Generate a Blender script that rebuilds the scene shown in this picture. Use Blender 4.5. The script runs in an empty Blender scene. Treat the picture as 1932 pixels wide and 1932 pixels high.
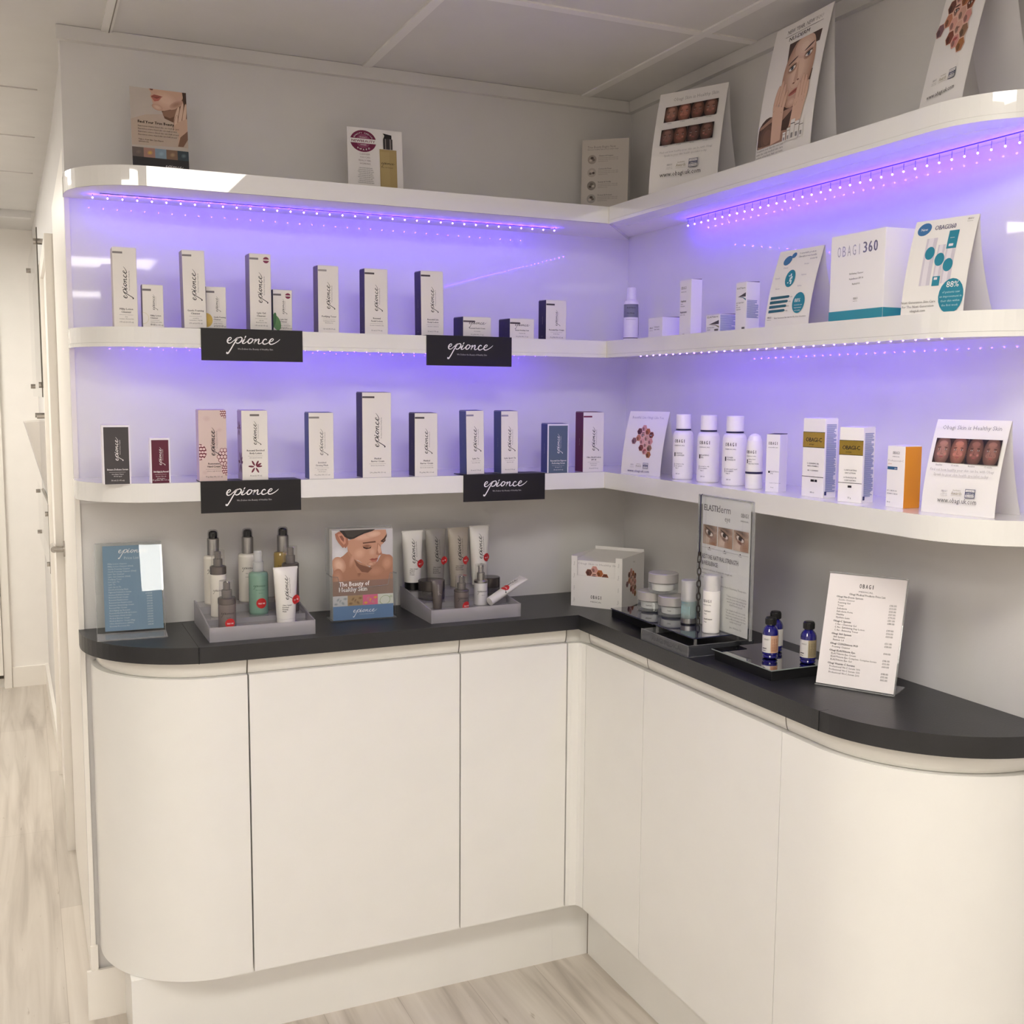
import bpy, math, random
from math import sin, cos, pi, radians, sqrt, atan2
from mathutils import Vector, Matrix
random.seed(7)
S = bpy.context.scene
COL = S.collection

# ---------------------------------------------------------------- camera, world, exposure
W_ = 1.39                      # both display walls run this far from the corner
CAMP = (-1.4872, -2.5436, 1.4312)
YAW, PITCH, ROLL = -0.425, -0.1069, 0.0068
cd = bpy.data.cameras.new('camera')
cam = bpy.data.objects.new('camera', cd); COL.objects.link(cam)
cd.sensor_width = 36.0; cd.lens = 36.0 * 2040.06 / 1932.0; cd.clip_start = 0.02; cd.clip_end = 60
_f = Vector((-sin(YAW) * cos(PITCH), cos(YAW) * cos(PITCH), sin(PITCH)))
_r = Vector((cos(YAW), sin(YAW), 0)); _u = _r.cross(_f)
_r2 = cos(ROLL) * _r + sin(ROLL) * _u; _u2 = -sin(ROLL) * _r + cos(ROLL) * _u
_m = Matrix((( _r2.x, _u2.x, -_f.x, CAMP[0]), (_r2.y, _u2.y, -_f.y, CAMP[1]), (_r2.z, _u2.z, -_f.z, CAMP[2]), (0, 0, 0, 1)))
cam.matrix_world = _m
S.camera = cam
S.view_settings.view_transform = 'Standard'; S.view_settings.look = 'None'
S.view_settings.gamma = 1.0; S.view_settings.use_curve_mapping = False
S.view_settings.exposure = 0.0
wd = bpy.data.worlds.new('world'); S.world = wd; wd.use_nodes = True
wd.node_tree.nodes['Background'].inputs[0].default_value = (0.95, 0.9, 0.85, 1)
wd.node_tree.nodes['Background'].inputs[1].default_value = 0.02
S.cycles.use_denoising = True
S.cycles.max_bounces = 10; S.cycles.diffuse_bounces = 8; S.cycles.glossy_bounces = 4
S.cycles.transparent_max_bounces = 24; S.cycles.transmission_bounces = 4
S.cycles.caustics_reflective = False; S.cycles.caustics_refractive = False
PANEL_POWER = 20.0             # radiance of the ceiling light panels
LED_POWER = 480.0              # radiance of each violet diode
LIGHT_TINT = (1.0, 0.955, 0.865)

# ---------------------------------------------------------------- materials
def lin(c):
    if isinstance(c, str):
        c = c.lstrip('#'); c = tuple(int(c[i:i + 2], 16) / 255 for i in (0, 2, 4))
    return tuple(x / 12.92 if x <= .04045 else ((x + .055) / 1.055) ** 2.4 for x in c)
_mc = {}
def M(col, rough=.5, spec=.5, metal=0.0, coat=0.0, name=None):
    k = (col, rough, spec, metal, coat)
    if k in _mc: return _mc[k]
    m = bpy.data.materials.new(name or 'paint'); m.use_nodes = True
    b = m.node_tree.nodes['Principled BSDF']
    b.inputs['Base Color'].default_value = (*lin(col), 1)
    b.inputs['Roughness'].default_value = rough
    b.inputs['Specular IOR Level'].default_value = spec
    b.inputs['Metallic'].default_value = metal
    b.inputs['Coat Weight'].default_value = coat
    if coat: b.inputs['Coat Roughness'].default_value = .03
    _mc[k] = m
    return m
def noise_mat(name, c1, c2, scale=(3, 3, 3), rough=.5, spec=.4, coat=0, bump=0.0, bscale=60, nscale=4.0, rlo=None):
    m = bpy.data.materials.new(name); m.use_nodes = True
    nt = m.node_tree; b = nt.nodes['Principled BSDF']
    tc = nt.nodes.new('ShaderNodeTexCoord'); mp = nt.nodes.new('ShaderNodeMapping')
    mp.inputs['Scale'].default_value = scale
    n = nt.nodes.new('ShaderNodeTexNoise'); n.inputs['Scale'].default_value = nscale; n.inputs['Detail'].default_value = 5
    r = nt.nodes.new('ShaderNodeValToRGB')
    r.color_ramp.elements[0].color = (*lin(c1), 1); r.color_ramp.elements[1].color = (*lin(c2), 1)
    r.color_ramp.elements[0].position = .3; r.color_ramp.elements[1].position = .7
    L = nt.links.new
    L(tc.outputs['Object'], mp.inputs[0]); L(mp.outputs[0], n.inputs[0]); L(n.outputs[0], r.inputs[0]); L(r.outputs[0], b.inputs['Base Color'])
    b.inputs['Roughness'].default_value = rough; b.inputs['Specular IOR Level'].default_value = spec
    b.inputs['Coat Weight'].default_value = coat
    if coat: b.inputs['Coat Roughness'].default_value = .02
    if bump:
        n2 = nt.nodes.new('ShaderNodeTexNoise'); n2.inputs['Scale'].default_value = bscale; n2.inputs['Detail'].default_value = 2
        bp = nt.nodes.new('ShaderNodeBump'); bp.inputs['Strength'].default_value = bump; bp.inputs['Distance'].default_value = .01
        L(tc.outputs['Object'], n2.inputs[0]); L(n2.outputs[0], bp.inputs['Height']); L(bp.outputs[0], b.inputs['Normal'])
        if coat: L(bp.outputs[0], b.inputs['Coat Normal'])
    return m
def emit(name, col, power):
    m = bpy.data.materials.new(name); m.use_nodes = True; nt = m.node_tree
    nt.nodes.remove(nt.nodes['Principled BSDF'])
    e = nt.nodes.new('ShaderNodeEmission'); e.inputs[0].default_value = (*col, 1); e.inputs[1].default_value = power
    nt.links.new(e.outputs[0], nt.nodes['Material Output'].inputs[0])
    return m
def clear(name, tint=(.96, .97, .97), milk=0.0, milkcol=(.8, .8, .8), rough=0.0, ior=1.49):
    """thin clear plastic: lets light straight through, mirrors by Fresnel, may carry a milky share"""
    m = bpy.data.materials.new(name); m.use_nodes = True; nt = m.node_tree
    nt.nodes.remove(nt.nodes['Principled BSDF'])
    t = nt.nodes.new('ShaderNodeBsdfTransparent'); t.inputs[0].default_value = (*tint, 1)
    g = nt.nodes.new('ShaderNodeBsdfGlossy'); g.inputs['Roughness'].default_value = rough; g.inputs[0].default_value = (.95, .95, .95, 1)
    fr = nt.nodes.new('ShaderNodeFresnel'); fr.inputs[0].default_value = ior
    mx = nt.nodes.new('ShaderNodeMixShader'); L = nt.links.new
    src = t.outputs[0]
    if milk:
        d = nt.nodes.new('ShaderNodeBsdfDiffuse'); d.inputs[0].default_value = (*milkcol, 1)
        m2 = nt.nodes.new('ShaderNodeMixShader'); m2.inputs[0].default_value = milk
        L(t.outputs[0], m2.inputs[1]); L(d.outputs[0], m2.inputs[2]); src = m2.outputs[0]
    geo = nt.nodes.new('ShaderNodeNewGeometry'); inv = nt.nodes.new('ShaderNodeMath'); inv.operation = 'SUBTRACT'; inv.inputs[0].default_value = 1.0
    mul = nt.nodes.new('ShaderNodeMath'); mul.operation = 'MULTIPLY'
    L(geo.outputs['Backfacing'], inv.inputs[1]); L(inv.outputs[0], mul.inputs[0]); L(fr.outputs[0], mul.inputs[1])
    L(mul.outputs[0], mx.inputs[0]); L(src, mx.inputs[1]); L(g.outputs[0], mx.inputs[2])
    L(mx.outputs[0], nt.nodes['Material Output'].inputs[0])
    return m

def floor_mat():
    m = bpy.data.materials.new('wood_vinyl'); m.use_nodes = True; nt = m.node_tree; b = nt.nodes['Principled BSDF']; L = nt.links.new
    tc = nt.nodes.new('ShaderNodeTexCoord')
    br = nt.nodes.new('ShaderNodeTexBrick'); mp = nt.nodes.new('ShaderNodeMapping'); mp.inputs['Rotation'].default_value = (0, 0, pi / 2)
    L(tc.outputs['Object'], mp.inputs[0]); L(mp.outputs[0], br.inputs[0])
    br.inputs['Scale'].default_value = 1.0; br.inputs['Brick Width'].default_value = 1.2; br.inputs['Row Height'].default_value = .18
    br.inputs['Mortar Size'].default_value = .0008
    br.inputs['Color1'].default_value = (.85, .85, .85, 1); br.inputs['Color2'].default_value = (1, 1, 1, 1); br.inputs['Mortar'].default_value = (.72, .7, .68, 1)
    m2 = nt.nodes.new('ShaderNodeMapping'); m2.inputs['Scale'].default_value = (16, .9, 1)
    n = nt.nodes.new('ShaderNodeTexNoise'); n.inputs['Scale'].default_value = 1.6; n.inputs['Detail'].default_value = 6; n.inputs['Distortion'].default_value = .6
    L(tc.outputs['Object'], m2.inputs[0]); L(m2.outputs[0], n.inputs[0])
    r = nt.nodes.new('ShaderNodeValToRGB'); e = r.color_ramp.elements
    e[0].position = .25; e[0].color = (*lin('#aaa197'), 1); e[1].position = .75; e[1].color = (*lin('#dad3ca'), 1)
    x = e.new(.5); x.color = (*lin('#cbc3b9'), 1)
    L(n.outputs[0], r.inputs[0])
    mix = nt.nodes.new('ShaderNodeMix'); mix.data_type = 'RGBA'; mix.blend_type = 'MULTIPLY'; mix.inputs[0].default_value = 1
    L(r.outputs[0], mix.inputs[6]); L(br.outputs[0], mix.inputs[7]);
    # short dark flecks along the grain
    m3 = nt.nodes.new('ShaderNodeMapping'); m3.inputs['Scale'].default_value = (60, 9, 1)
    n3 = nt.nodes.new('ShaderNodeTexNoise'); n3.inputs['Scale'].default_value = 1.0; n3.inputs['Detail'].default_value = 3
    L(tc.outputs['Object'], m3.inputs[0]); L(m3.outputs[0], n3.inputs[0])
    r3 = nt.nodes.new('ShaderNodeValToRGB'); r3.color_ramp.elements[0].position = .7; r3.color_ramp.elements[0].color = (1, 1, 1, 1)
    r3.color_ramp.elements[1].position = .78; r3.color_ramp.elements[1].color = (.55, .5, .45, 1)
    L(n3.outputs[0], r3.inputs[0])
    mix2 = nt.nodes.new('ShaderNodeMix'); mix2.data_type = 'RGBA'; mix2.blend_type = 'MULTIPLY'; mix2.inputs[0].default_value = 1
    L(mix.outputs[2], mix2.inputs[6]); L(r3.outputs[0], mix2.inputs[7]); L(mix2.outputs[2], b.inputs['Base Color'])
    b.inputs['Roughness'].default_value = .42; b.inputs['Specular IOR Level'].default_value = .4
    return m

WALL = noise_mat('painted_wall', '#d3d1d0', '#d6d4d3', rough=.55, spec=.3, bump=.02, bscale=240)
PANEL = noise_mat('gloss_wall_panel', '#e0dfe0', '#e3e2e3', rough=.5, spec=.5, coat=.7, bump=.012, bscale=9)
PANEL.node_tree.nodes['Principled BSDF'].inputs['Coat Roughness'].default_value = .03
LOWPANEL = noise_mat('splashback_paint', '#dedddb', '#e1e0de', rough=.35, spec=.4, bump=.01, bscale=12)
GLOSS = noise_mat('gloss_white_lacquer', '#e2e1df', '#e5e4e2', rough=.4, spec=.5, coat=1.0, bump=.006, bscale=5)
UNDER = M('#e9e6e4', .75, .15, name='satin_underside')
DOORW = noise_mat('cream_white_door_lacquer', '#e9e8e5', '#ebeae7', rough=.28, spec=.5, coat=.25, bump=.004, bscale=5)
RAIL = noise_mat('gloss_grip_rail', '#e2dfd9', '#e6e3dd', rough=.12, spec=.6, coat=.8)
CEIL = noise_mat('ceiling_tile', '#d0cecc', '#d3d1cf', rough=.8, spec=.2, bump=.02, bscale=150)
STRIPM = M('#e3e1df', .5, .4, name='ceiling_strip')
TRIMW = M('#ece8e2', .35, .5, name='white_gloss_trim')
SLATE = noise_mat('charcoal_laminate', '#232325', '#29292c', rough=.36, spec=.5, bump=.05, bscale=300)
SLATEJ = M('#1c1c1d', .6, .3, name='laminate_joint')
GAP = M('#3a3632', .8, .1, name='shadow_gap_board')
FLOOR = floor_mat()
BLACKB = M('#141416', .45, .4, name='black_board')
SIGNB = M('#1b191b', .5, .35, name='black_card')
CHROME = M('#b9b4ae', .18, .5, 1.0, name='brushed_metal')
SILVER = M('#a9a7a6', .3, .5, 1.0, name='satin_silver')
DKPLAS = M('#111113', .3, .5, name='black_plastic')
WPLAS = M('#eeebe8', .32, .5, name='white_plastic')
PAPER = M('#e4e1df', .55, .3, name='white_board')
ACR = clear('clear_acrylic')
ACRE = clear('acrylic_edge', tint=(.82, .82, .83), milk=.22, milkcol=(.8, .8, .81))
CAPC = clear('clear_cap', tint=(.93, .92, .91), milk=.06)
FROST = clear('frosted_acrylic', tint=(.86, .85, .87), milk=.36, milkcol=(.64, .62, .66), rough=.25)
SMOKE = clear('smoked_acrylic', tint=(.55, .56, .6), milk=.12, milkcol=(.35, .36, .4), rough=.05)
MIRROR = M('#cfcfd2', .03, .5, 1.0, name='mirror_glass')
NAVYG = M('#15183c', .03, .9, 0.0, 1.0, name='dark_blue_glass')
INK = M('#242224', .6, .2, name='ink'); INKG = M('#6f6b6b', .6, .2, name='grey_ink'); INKW = M('#e9e6e6', .6, .2, name='white_ink')
INKL = M('#a9a5a5', .6, .2, name='pale_ink')
PANELM = emit('light_panel', LIGHT_TINT, PANEL_POWER)
LEDM = emit('violet_diode', (.095, .020, 1.0), LED_POWER)

# ---------------------------------------------------------------- mesh builder
class MB:
    def __init__(s): s.v = []; s.f = []; s.m = []; s.sm = []; s.mats = []
    def mi(s, m):
        if m not in s.mats: s.mats.append(m)
        return s.mats.index(m)
    def add(s, vs, fs, m, smooth=False):
        o = len(s.v); s.v += [tuple(v) for v in vs]; k = s.mi(m)
        for f in fs: s.f.append(tuple(o + i for i in f)); s.m.append(k); s.sm.append(smooth)
    def box(s, x0, x1, y0, y1, z0, z1, m):
        vs = [(x, y, z) for z in (z0, z1) for y in (y0, y1) for x in (x0, x1)]
        s.add(vs, [(0, 2, 3, 1), (4, 5, 7, 6), (0, 1, 5, 4), (2, 6, 7, 3), (0, 4, 6, 2), (1, 3, 7, 5)], m)
        return s
    def rbox(s, x0, x1, y0, y1, z0, z1, m, r=.003, n=3):
        """box with rounded vertical corners and softened top edge"""
        pts = []
        for cx, cy, a0 in ((x1 - r, y1 - r, 0), (x0 + r, y1 - r, 90), (x0 + r, y0 + r, 180), (x1 - r, y0 + r, 270)):
            for i in range(n + 1):
                a = radians(a0 + 90 * i / n); pts.append((cx + r * cos(a), cy + r * sin(a)))
        s.prism(pts, z0, z1, m); return s
    def prism(s, pts, z0, z1, m, smooth=False):
        n = len(pts)
        s.add([(x, y, z0) for x, y in pts] + [(x, y, z1) for x, y in pts],
              [tuple(range(n - 1, -1, -1)), tuple(range(n, 2 * n))], m)
        o = [(x, y, z) for z in (z0, z1) for x, y in pts]
        s.add(o, [(i, (i + 1) % n, n + (i + 1) % n, n + i) for i in range(n)], m, smooth); return s
    def ring(s, outer, inner, z0, z1, m, smooth=False):
        """open strip between two matching polylines"""
        n = len(outer)
        vs = [(x, y, z0) for x, y in outer] + [(x, y, z1) for x, y in outer] + [(x, y, z0) for x, y in inner] + [(x, y, z1) for x, y in inner]
        for a, b, c, d, sm in ((0, n, 0, n, True),):
            s.add(vs, [(i, i + 1, n + i + 1, n + i) for i in range(n - 1)], m, smooth)
            s.add(vs, [(2 * n + i + 1, 2 * n + i, 3 * n + i, 3 * n + i + 1) for i in range(n - 1)], m, smooth)
            s.add(vs, [(n + i, n + i + 1, 3 * n + i + 1, 3 * n + i) for i in range(n - 1)], m)
            s.add(vs, [(i + 1, i, 2 * n + i, 2 * n + i + 1) for i in range(n - 1)], m)
            s.add(vs, [(0, n, 3 * n, 2 * n), (n - 1, 3 * n - 1, 4 * n - 1, 2 * n - 1)], m)
        return s
    def lathe(s, prof, m, seg=28, cx=0, cy=0, sy=1.0, smooth=True, caps=True):
        """profile of (r, z); sharp bends stay sharp because each band has its own vertices"""
        for (r0, z0), (r1, z1) in zip(prof, prof[1:]):
            vs = [(cx + r0 * cos(2 * pi * i / seg), cy + sy * r0 * sin(2 * pi * i / seg), z0) for i in range(seg)] + \
                 [(cx + r1 * cos(2 * pi * i / seg), cy + sy * r1 * sin(2 * pi * i / seg), z1) for i in range(seg)]
            s.add(vs, [(i, (i + 1) % seg, seg + (i + 1) % seg, seg + i) for i in range(seg)], m, smooth)
        if caps:
            for (r, z), fl in ((prof[0], True), (prof[-1], False)):
                if r > 1e-5:
                    vs = [(cx + r * cos(2 * pi * i / seg), cy + sy * r * sin(2 * pi * i / seg), z) for i in range(seg)]
                    f = list(range(seg)); s.add(vs, [tuple(reversed(f)) if fl else tuple(f)], m)
        return s
    def tube(s, pts, r, m, seg=8):
        pts = [Vector(p) for p in pts]; rings = []
        for i, p in enumerate(pts):
            d = (pts[min(i + 1, len(pts) - 1)] - pts[max(i - 1, 0)]).normalized()
            a = d.cross(Vector((0, 0, 1)) if abs(d.z) < .9 else Vector((1, 0, 0))).normalized(); b = d.cross(a)
            rings.append([p + r * (cos(2 * pi * k / seg) * a + sin(2 * pi * k / seg) * b) for k in range(seg)])
        vs = [q for rg in rings for q in rg]
        fs = [(i * seg + k, i * seg + (k + 1) % seg, (i + 1) * seg + (k + 1) % seg, (i + 1) * seg + k) for i in range(len(pts) - 1) for k in range(seg)]
        s.add(vs, fs, m, True)
        s.add(vs, [tuple(range(seg)), tuple(range(len(vs) - 1, len(vs) - seg - 1, -1))], m); return s
    def build(s, name, parent=None):
        me = bpy.data.meshes.new(name); me.from_pydata([tuple(v) for v in s.v], [], s.f)
        for m in s.mats: me.materials.append(m)
        me.polygons.foreach_set('material_index', s.m); me.polygons.foreach_set('use_smooth', s.sm); me.update()
        o = bpy.data.objects.new(name, me); COL.objects.link(o)
        if parent: o.parent = parent
        return o
def thing(name, label, cat, loc=(0, 0, 0), rz=0.0, group=None):
    o = bpy.data.objects.new(name, None); COL.objects.link(o); o.empty_display_size = .02
    o.location = loc; o.rotation_euler = (0, 0, rz); o['label'] = label; o['category'] = cat
    if group: o['group'] = group
    return o
def tag(o, label, cat, group=None):
    o['label'] = label; o['category'] = cat
    if group: o['group'] = group
    return o
def struct(o): o['kind'] = 'structure'; return o

# ---------------------------------------------------------------- printing on surfaces
_tc = {}
def glyphs(s):
    if s in _tc: return _tc[s]
    c = bpy.data.curves.new('t', 'FONT'); c.body = s; c.size = 1; c.resolution_u = 2 if len(s) < 12 else 1
    o = bpy.data.objects.new('t', c); me = bpy.data.meshes.new_from_object(o)
    vs = [(v.co.x, v.co.y) for v in me.vertices]; fs = [tuple(p.vertices) for p in me.polygons]
    if me.polygons and me.polygons[0].normal.z < 0: fs = [tuple(reversed(f)) for f in fs]
    bpy.data.objects.remove(o); bpy.data.curves.remove(c); bpy.data.meshes.remove(me)
    x0 = min([v[0] for v in vs] or [0]); x1 = max([v[0] for v in vs] or [1])
    _tc[s] = (vs, fs, x0, x1)
    return _tc[s]
# the flowing wordmark: centre lines with pen widths
_ST = [
 [(478,404,7),(512,388,8),(535,365,9),(528,346,9),(502,352,13),(477,385,17),(473,420,17),(492,440,13),(530,432,9),(575,395,8),(632,345,8)],
 [(652,336,10),(622,385,13),(575,452,14),(520,545,14),(478,605,17),(458,604,20),(466,588,18)],
 [(590,400,8),(650,352,9),(690,338,12),(712,356,15),(700,395,15),(665,430,13),(628,438,12),(612,425,11)],
 [(700,412,7),(738,380,9),(757,360,13),(735,400,16),(716,428,14),(730,440,11),(765,428,9),(812,388,8)],
 [(757,345,10),(770,325,13),(778,315,9)],
 [(880,362,9),(850,356,12),(820,382,16),(808,415,17),(826,436,14),(862,420,13),(885,388,13),(886,362,11),(868,356,9)],
 [(880,372,8),(905,378,8),(938,364,8)],
 [(948,358,12),(925,405,15),(912,438,15),(930,408,8),(970,368,9),(992,362,14),(988,392,16),(978,426,14),(994,440,11),(1030,425,8),(1060,398,8)],
 [(1118,376,12),(1108,358,11),(1080,366,13),(1056,400,17),(1060,434,16),(1092,442,12),(1135,424,9),(1172,400,8)],
 [(1172,402,8),(1214,386,8),(1234,362,9),(1220,348,10),(1190,362,14),(1165,402,17),(1172,434,16),(1204,442,12),(1260,420,10),(1310,388,8),(1345,356,5)],
]
def _cr(P, n=5):
    out = []
    for i in range(len(P) - 1):
        p0, p1, p2, p3 = P[max(i - 1, 0)], P[i], P[i + 1], P[min(i + 2, len(P) - 1)]
        for k in range(n):
            t = k / n
            out.append(tuple(.5 * (2 * b + (c - a) * t + (2 * a - 5 * b + 4 * c - d) * t * t + (3 * b - a - 3 * c + d) * t ** 3) for a, b, c, d in zip(p0, p1, p2, p3)))
    out.append(P[-1]); return out
def _script():
    vs = []; fs = []
    for st in _ST:
        c = _cr(st, 4); o = len(vs)
        for i, (x, y, w) in enumerate(c):
            a = c[max(i - 1, 0)]; b = c[min(i + 1, len(c) - 1)]
            dx, dy = b[0] - a[0], b[1] - a[1]; l = sqrt(dx * dx + dy * dy) or 1
            nx, ny = -dy / l * w * .66, dx / l * w * .66
            for sx in (1, -1): vs.append(((x + sx * nx - 905) / 890, -(y + sx * ny - 420) / 890))
        n = len(c)
        fs += [(o + 2 * i, o + 2 * i + 1, o + 2 * i + 3, o + 2 * i + 2) for i in range(n - 1)]
    return vs, fs
SCRIPT = _script()

class Canvas:
    """draws flat shapes on a surface given by fn(u, v, lift) -> local point"""
    def __init__(s, mb, fn, w, h, eps=.00012, step=None):
        s.mb = mb; s.fn = fn; s.w = w; s.h = h; s.e = eps; s.step = step
    def _put(s, pts, faces, m):
        s.mb.add([s.fn(x, y, s.e) for x, y in pts], faces, m); s.e += .000022
    def poly(s, pts, m): s._put(pts, [tuple(range(len(pts)))], m)
    def rect(s, x0, y0, x1, y1, m):
        n = 1 if not s.step else max(1, int(abs(y1 - y0) / s.step)); k = 1 if not s.step else max(1, int(abs(x1 - x0) / s.step))
        pts = [(x0 + (x1 - x0) * i / k, y0 + (y1 - y0) * j / n) for j in range(n + 1) for i in range(k + 1)]
        s._put(pts, [(j * (k + 1) + i, j * (k + 1) + i + 1, (j + 1) * (k + 1) + i + 1, (j + 1) * (k + 1) + i) for j in range(n) for i in range(k)], m)
    def ell(s, cx, cy, rx, ry, m, rot=0, n=20, clip=None, a0=0, a1=360):
        c, d = cos(rot), sin(rot); pts = []
        full = (a1 - a0) >= 360
        if s.step and full and max(rx, ry) > .004:
            K = max(2, int(max(rx, ry) / .003)); pts = [(cx, cy)]
            for k in range(1, K + 1):
                for i in range(n):
                    a = 2 * pi * i / n; x, y = rx * cos(a) * k / K, ry * sin(a) * k / K; pts.append((cx + x * c - y * d, cy + x * d + y * c))
            if clip: pts = [(min(max(p[0], clip[0]), clip[2]), min(max(p[1], clip[1]), clip[3])) for p in pts]
            fs = [(0, 1 + i, 1 + (i + 1) % n) for i in range(n)]
            for k in range(1, K):
                o = 1 + (k - 1) * n; fs += [(o + i, o + n + i, o + n + (i + 1) % n, o + (i + 1) % n) for i in range(n)]
            s._put(pts, fs, m); return
        for i in range(n if full else n + 1):
            a = radians(a0 + (a1 - a0) * i / n); x, y = rx * cos(a), ry * sin(a)
            p = (cx + x * c - y * d, cy + x * d + y * c)
            if clip: p = (min(max(p[0], clip[0]), clip[2]), min(max(p[1], clip[1]), clip[3]))
            pts.append(p)
        s.poly(pts, m)
    def soft(s, cx, cy, rx, ry, c0, c1, rot=0, k=5, clip=None, n=20):
        """printed soft blob: c1 rim to c0 middle"""
        a, b = [[int(c.lstrip('#')[i:i + 2], 16) for i in (0, 2, 4)] for c in (c0, c1)]
        for i in range(k):
            t = i / (k - 1); col = '#' + ''.join('%02x' % int(round(y + (x - y) * t)) for x, y in zip(a, b))
            f = 1 - .62 * t
            s.ell(cx, cy, rx * f, ry * f, M(col, .5, .3, name='print'), rot, n, clip)
    def text(s, t, x, y, size, m, align='c', width=None, bold=False, vert=False, maxw=None):
        vs, fs, x0, x1 = glyphs(t)
        if not fs: return
        sx = size; L = (x1 - x0) * size
        if maxw and L > maxw: width = maxw
        if width: sx = size * width / L; L = width
        ox = {'c': -L / 2, 'l': 0, 'r': -L}[align]
        def put(dx):
            pts = []
            for a, b in vs:
                p, q = (a - x0) * sx + ox + dx, b * size
                pts.append((x - q, y + p) if vert else (x + p, y + q))
            s._put(pts, fs, m)
        put(0)
        if bold: put(size * .045)
    def logo(s, x, y, w, m, vert=False, tagline=None, ink2=None):
        vs, fs = SCRIPT; P = []
        for a, b in vs:
            p, q = a * w, b * w
            P.append((x - q, y + p) if vert else (x + p, y + q))
        s._put(P, fs, m)
        if tagline:
            if vert: s.text(tagline, x + w * .115, y + w * .06, w * .058, ink2 or m, 'c', w * .62, vert=True)
            else: s.text(tagline, x + w * .06, y - w * .125, w * .062, ink2 or m, 'c', w * .62)
def plane(o, u, v):
    o, u, v = Vector(o), Vector(u).normalized(), Vector(v).normalized(); n = u.cross(v)
    return lambda a, b, e: o + u * a + v * b + n * e
def front(mb, w, h, y=0, x0=0, z0=0): return Canvas(mb, plane((x0, y, z0), (1, 0, 0), (0, 0, 1)), w, h)
# ================================================================ the setting
CH = 2.195
HZ = .965
FARY = 3.17
def arc(cx, cy, r, a0, a1, n=14):
    return [(cx + r * cos(radians(a0 + (a1 - a0) * i / n)), cy + r * sin(radians(a0 + (a1 - a0) * i / n))) for i in range(n + 1)]
WHITEW = noise_mat('white_corridor_paint', '#eeebe7', '#f1eeea', rough=.5, spec=.3)
struct(MB().box(-4.6, 0.3, -8.2, FARY + .1, -.05, 0, FLOOR).build('floor'))
struct(MB().box(-4.6, 0.3, -8.2, FARY + .1, CH, CH + .05, CEIL).build('ceiling'))
struct(MB().box(-1.385, 0.12, 0, .1, 0, CH, WALL).build('wall_back'))
struct(MB().box(0, .12, -8.2, 0, 0, CH, WALL).build('wall_right'))
struct(MB().box(-4.6, .12, -8.3, -8.2, 0, CH, WALL).build('wall_front'))
struct(MB().box(-4.7, -4.6, -8.2, FARY, 0, CH, WALL).build('wall_left'))
struct(MB().box(-4.6, 0.0, FARY, FARY + .1, 0, CH, WHITEW).build('wall_far'))
b = MB(); b.prism([(-1.3775, .1), (-1.3785, 1.0), (-1.410, FARY), (-1.30, FARY), (-1.30, .1)], 0, CH, WALL)
struct(b.build('wall_corridor'))
struct(MB().box(-2.95, -2.85, 0.2, FARY, 0, CH, WALL).build('wall_passage'))
# ceiling grid strips
k = 0
for x in (-1.293, -.723, -.1455, -1.87, -2.44, -3.02, -3.59):
    b = MB().box(x - .011, x + .011, -8.1, -.012 if x > -1.38 else -.01, CH - .004, CH, STRIPM)
    if k == 0: b.box(x + .004, x + .006, -8.1, -.012, CH - .0052, CH - .004, M('#8a837c', .6, .2, name='strip_dark_line'))  # thin darker line along the first strip
    struct(b.build('trim_%d' % (k + 1))); k += 1
xs = [-4.6, -3.59, -3.02, -2.44, -1.87, -1.293, -.723, -.1455, 0]
y = -.543
while y > -8:
    struct(MB().box(-4.6, -.016, y - .011, y + .011, CH - .0035, CH, STRIPM).build('trim_%d' % (k + 1))); k += 1; y -= .575
for nm, bx in (('back', (-1.392, 0, -.016, 0, 2.166, CH - .001)), ('right', (-.016, 0, -8.1, -.016, 2.166, CH - .001))):
    struct(MB().box(*bx, CEIL).build('trim_%d' % (k + 1))); k += 1
for y in (.548, 1.11, 1.7):
    struct(MB().box(-4.6, -1.42, y - .009, y + .009, CH - .003, CH, CEIL).build('trim_%d' % (k + 1))); k += 1
struct(MB().box(-2.85, -1.42, 2.56, 2.6, CH - .03, CH, WALL).build('trim_%d' % (k + 1))); k += 1
# glossy panel behind the shelves and its end strip, lower splashback
struct(MB().box(-1.383, -.003, -.003, 0, 1.19, 1.864, PANEL).build('wall_panel_back'))
struct(MB().box(-.003, 0, -1.39, -.003, 1.19, 1.864, PANEL).build('wall_panel_right'))
struct(MB().box(-1.388, -1.378, -.007, .0, .0, 1.864, TRIMW).build('trim_%d' % (k + 1))); k += 1
# corridor side: flush lining board, door frame, door, skirting
dr = struct(MB().box(-1.3835, -1.3787, .104, .996, .004, 1.975, TRIMW).build('door_1'))
h = MB(); h.tube([(-1.383, .945, HZ), (-1.4145, .945, HZ)], .0095, CHROME, 14); h.tube([(-1.414, .937, HZ), (-1.414, 1.06, HZ - .004)], .0095, CHROME, 14)
h.build('lever_handle', dr)
r = MB(); r.tube([(-1.3835, .945, HZ), (-1.388, .945, HZ)], .024, CHROME, 20); r.build('handle_rose', dr)
struct(MB().box(-1.402, -1.3795, 1.0, 1.075, 0, 1.90, TRIMW).box(-1.407, -1.402, 1.0, 1.03, 0, 1.90, TRIMW).build('trim_%d' % (k + 1))); k += 1
struct(MB().box(-1.410, -1.391, 1.75, 1.80, 0, 1.90, TRIMW).build('trim_%d' % (k + 1))); k += 1
struct(MB().box(-1.407, -1.391, 1.075, 1.75, 1.84, 1.90, TRIMW).build('trim_%d' % (k + 1))); k += 1
struct(MB().box(-1.397, -1.391, 1.076, 1.749, .006, 1.839, TRIMW).build('door_3'))
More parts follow.
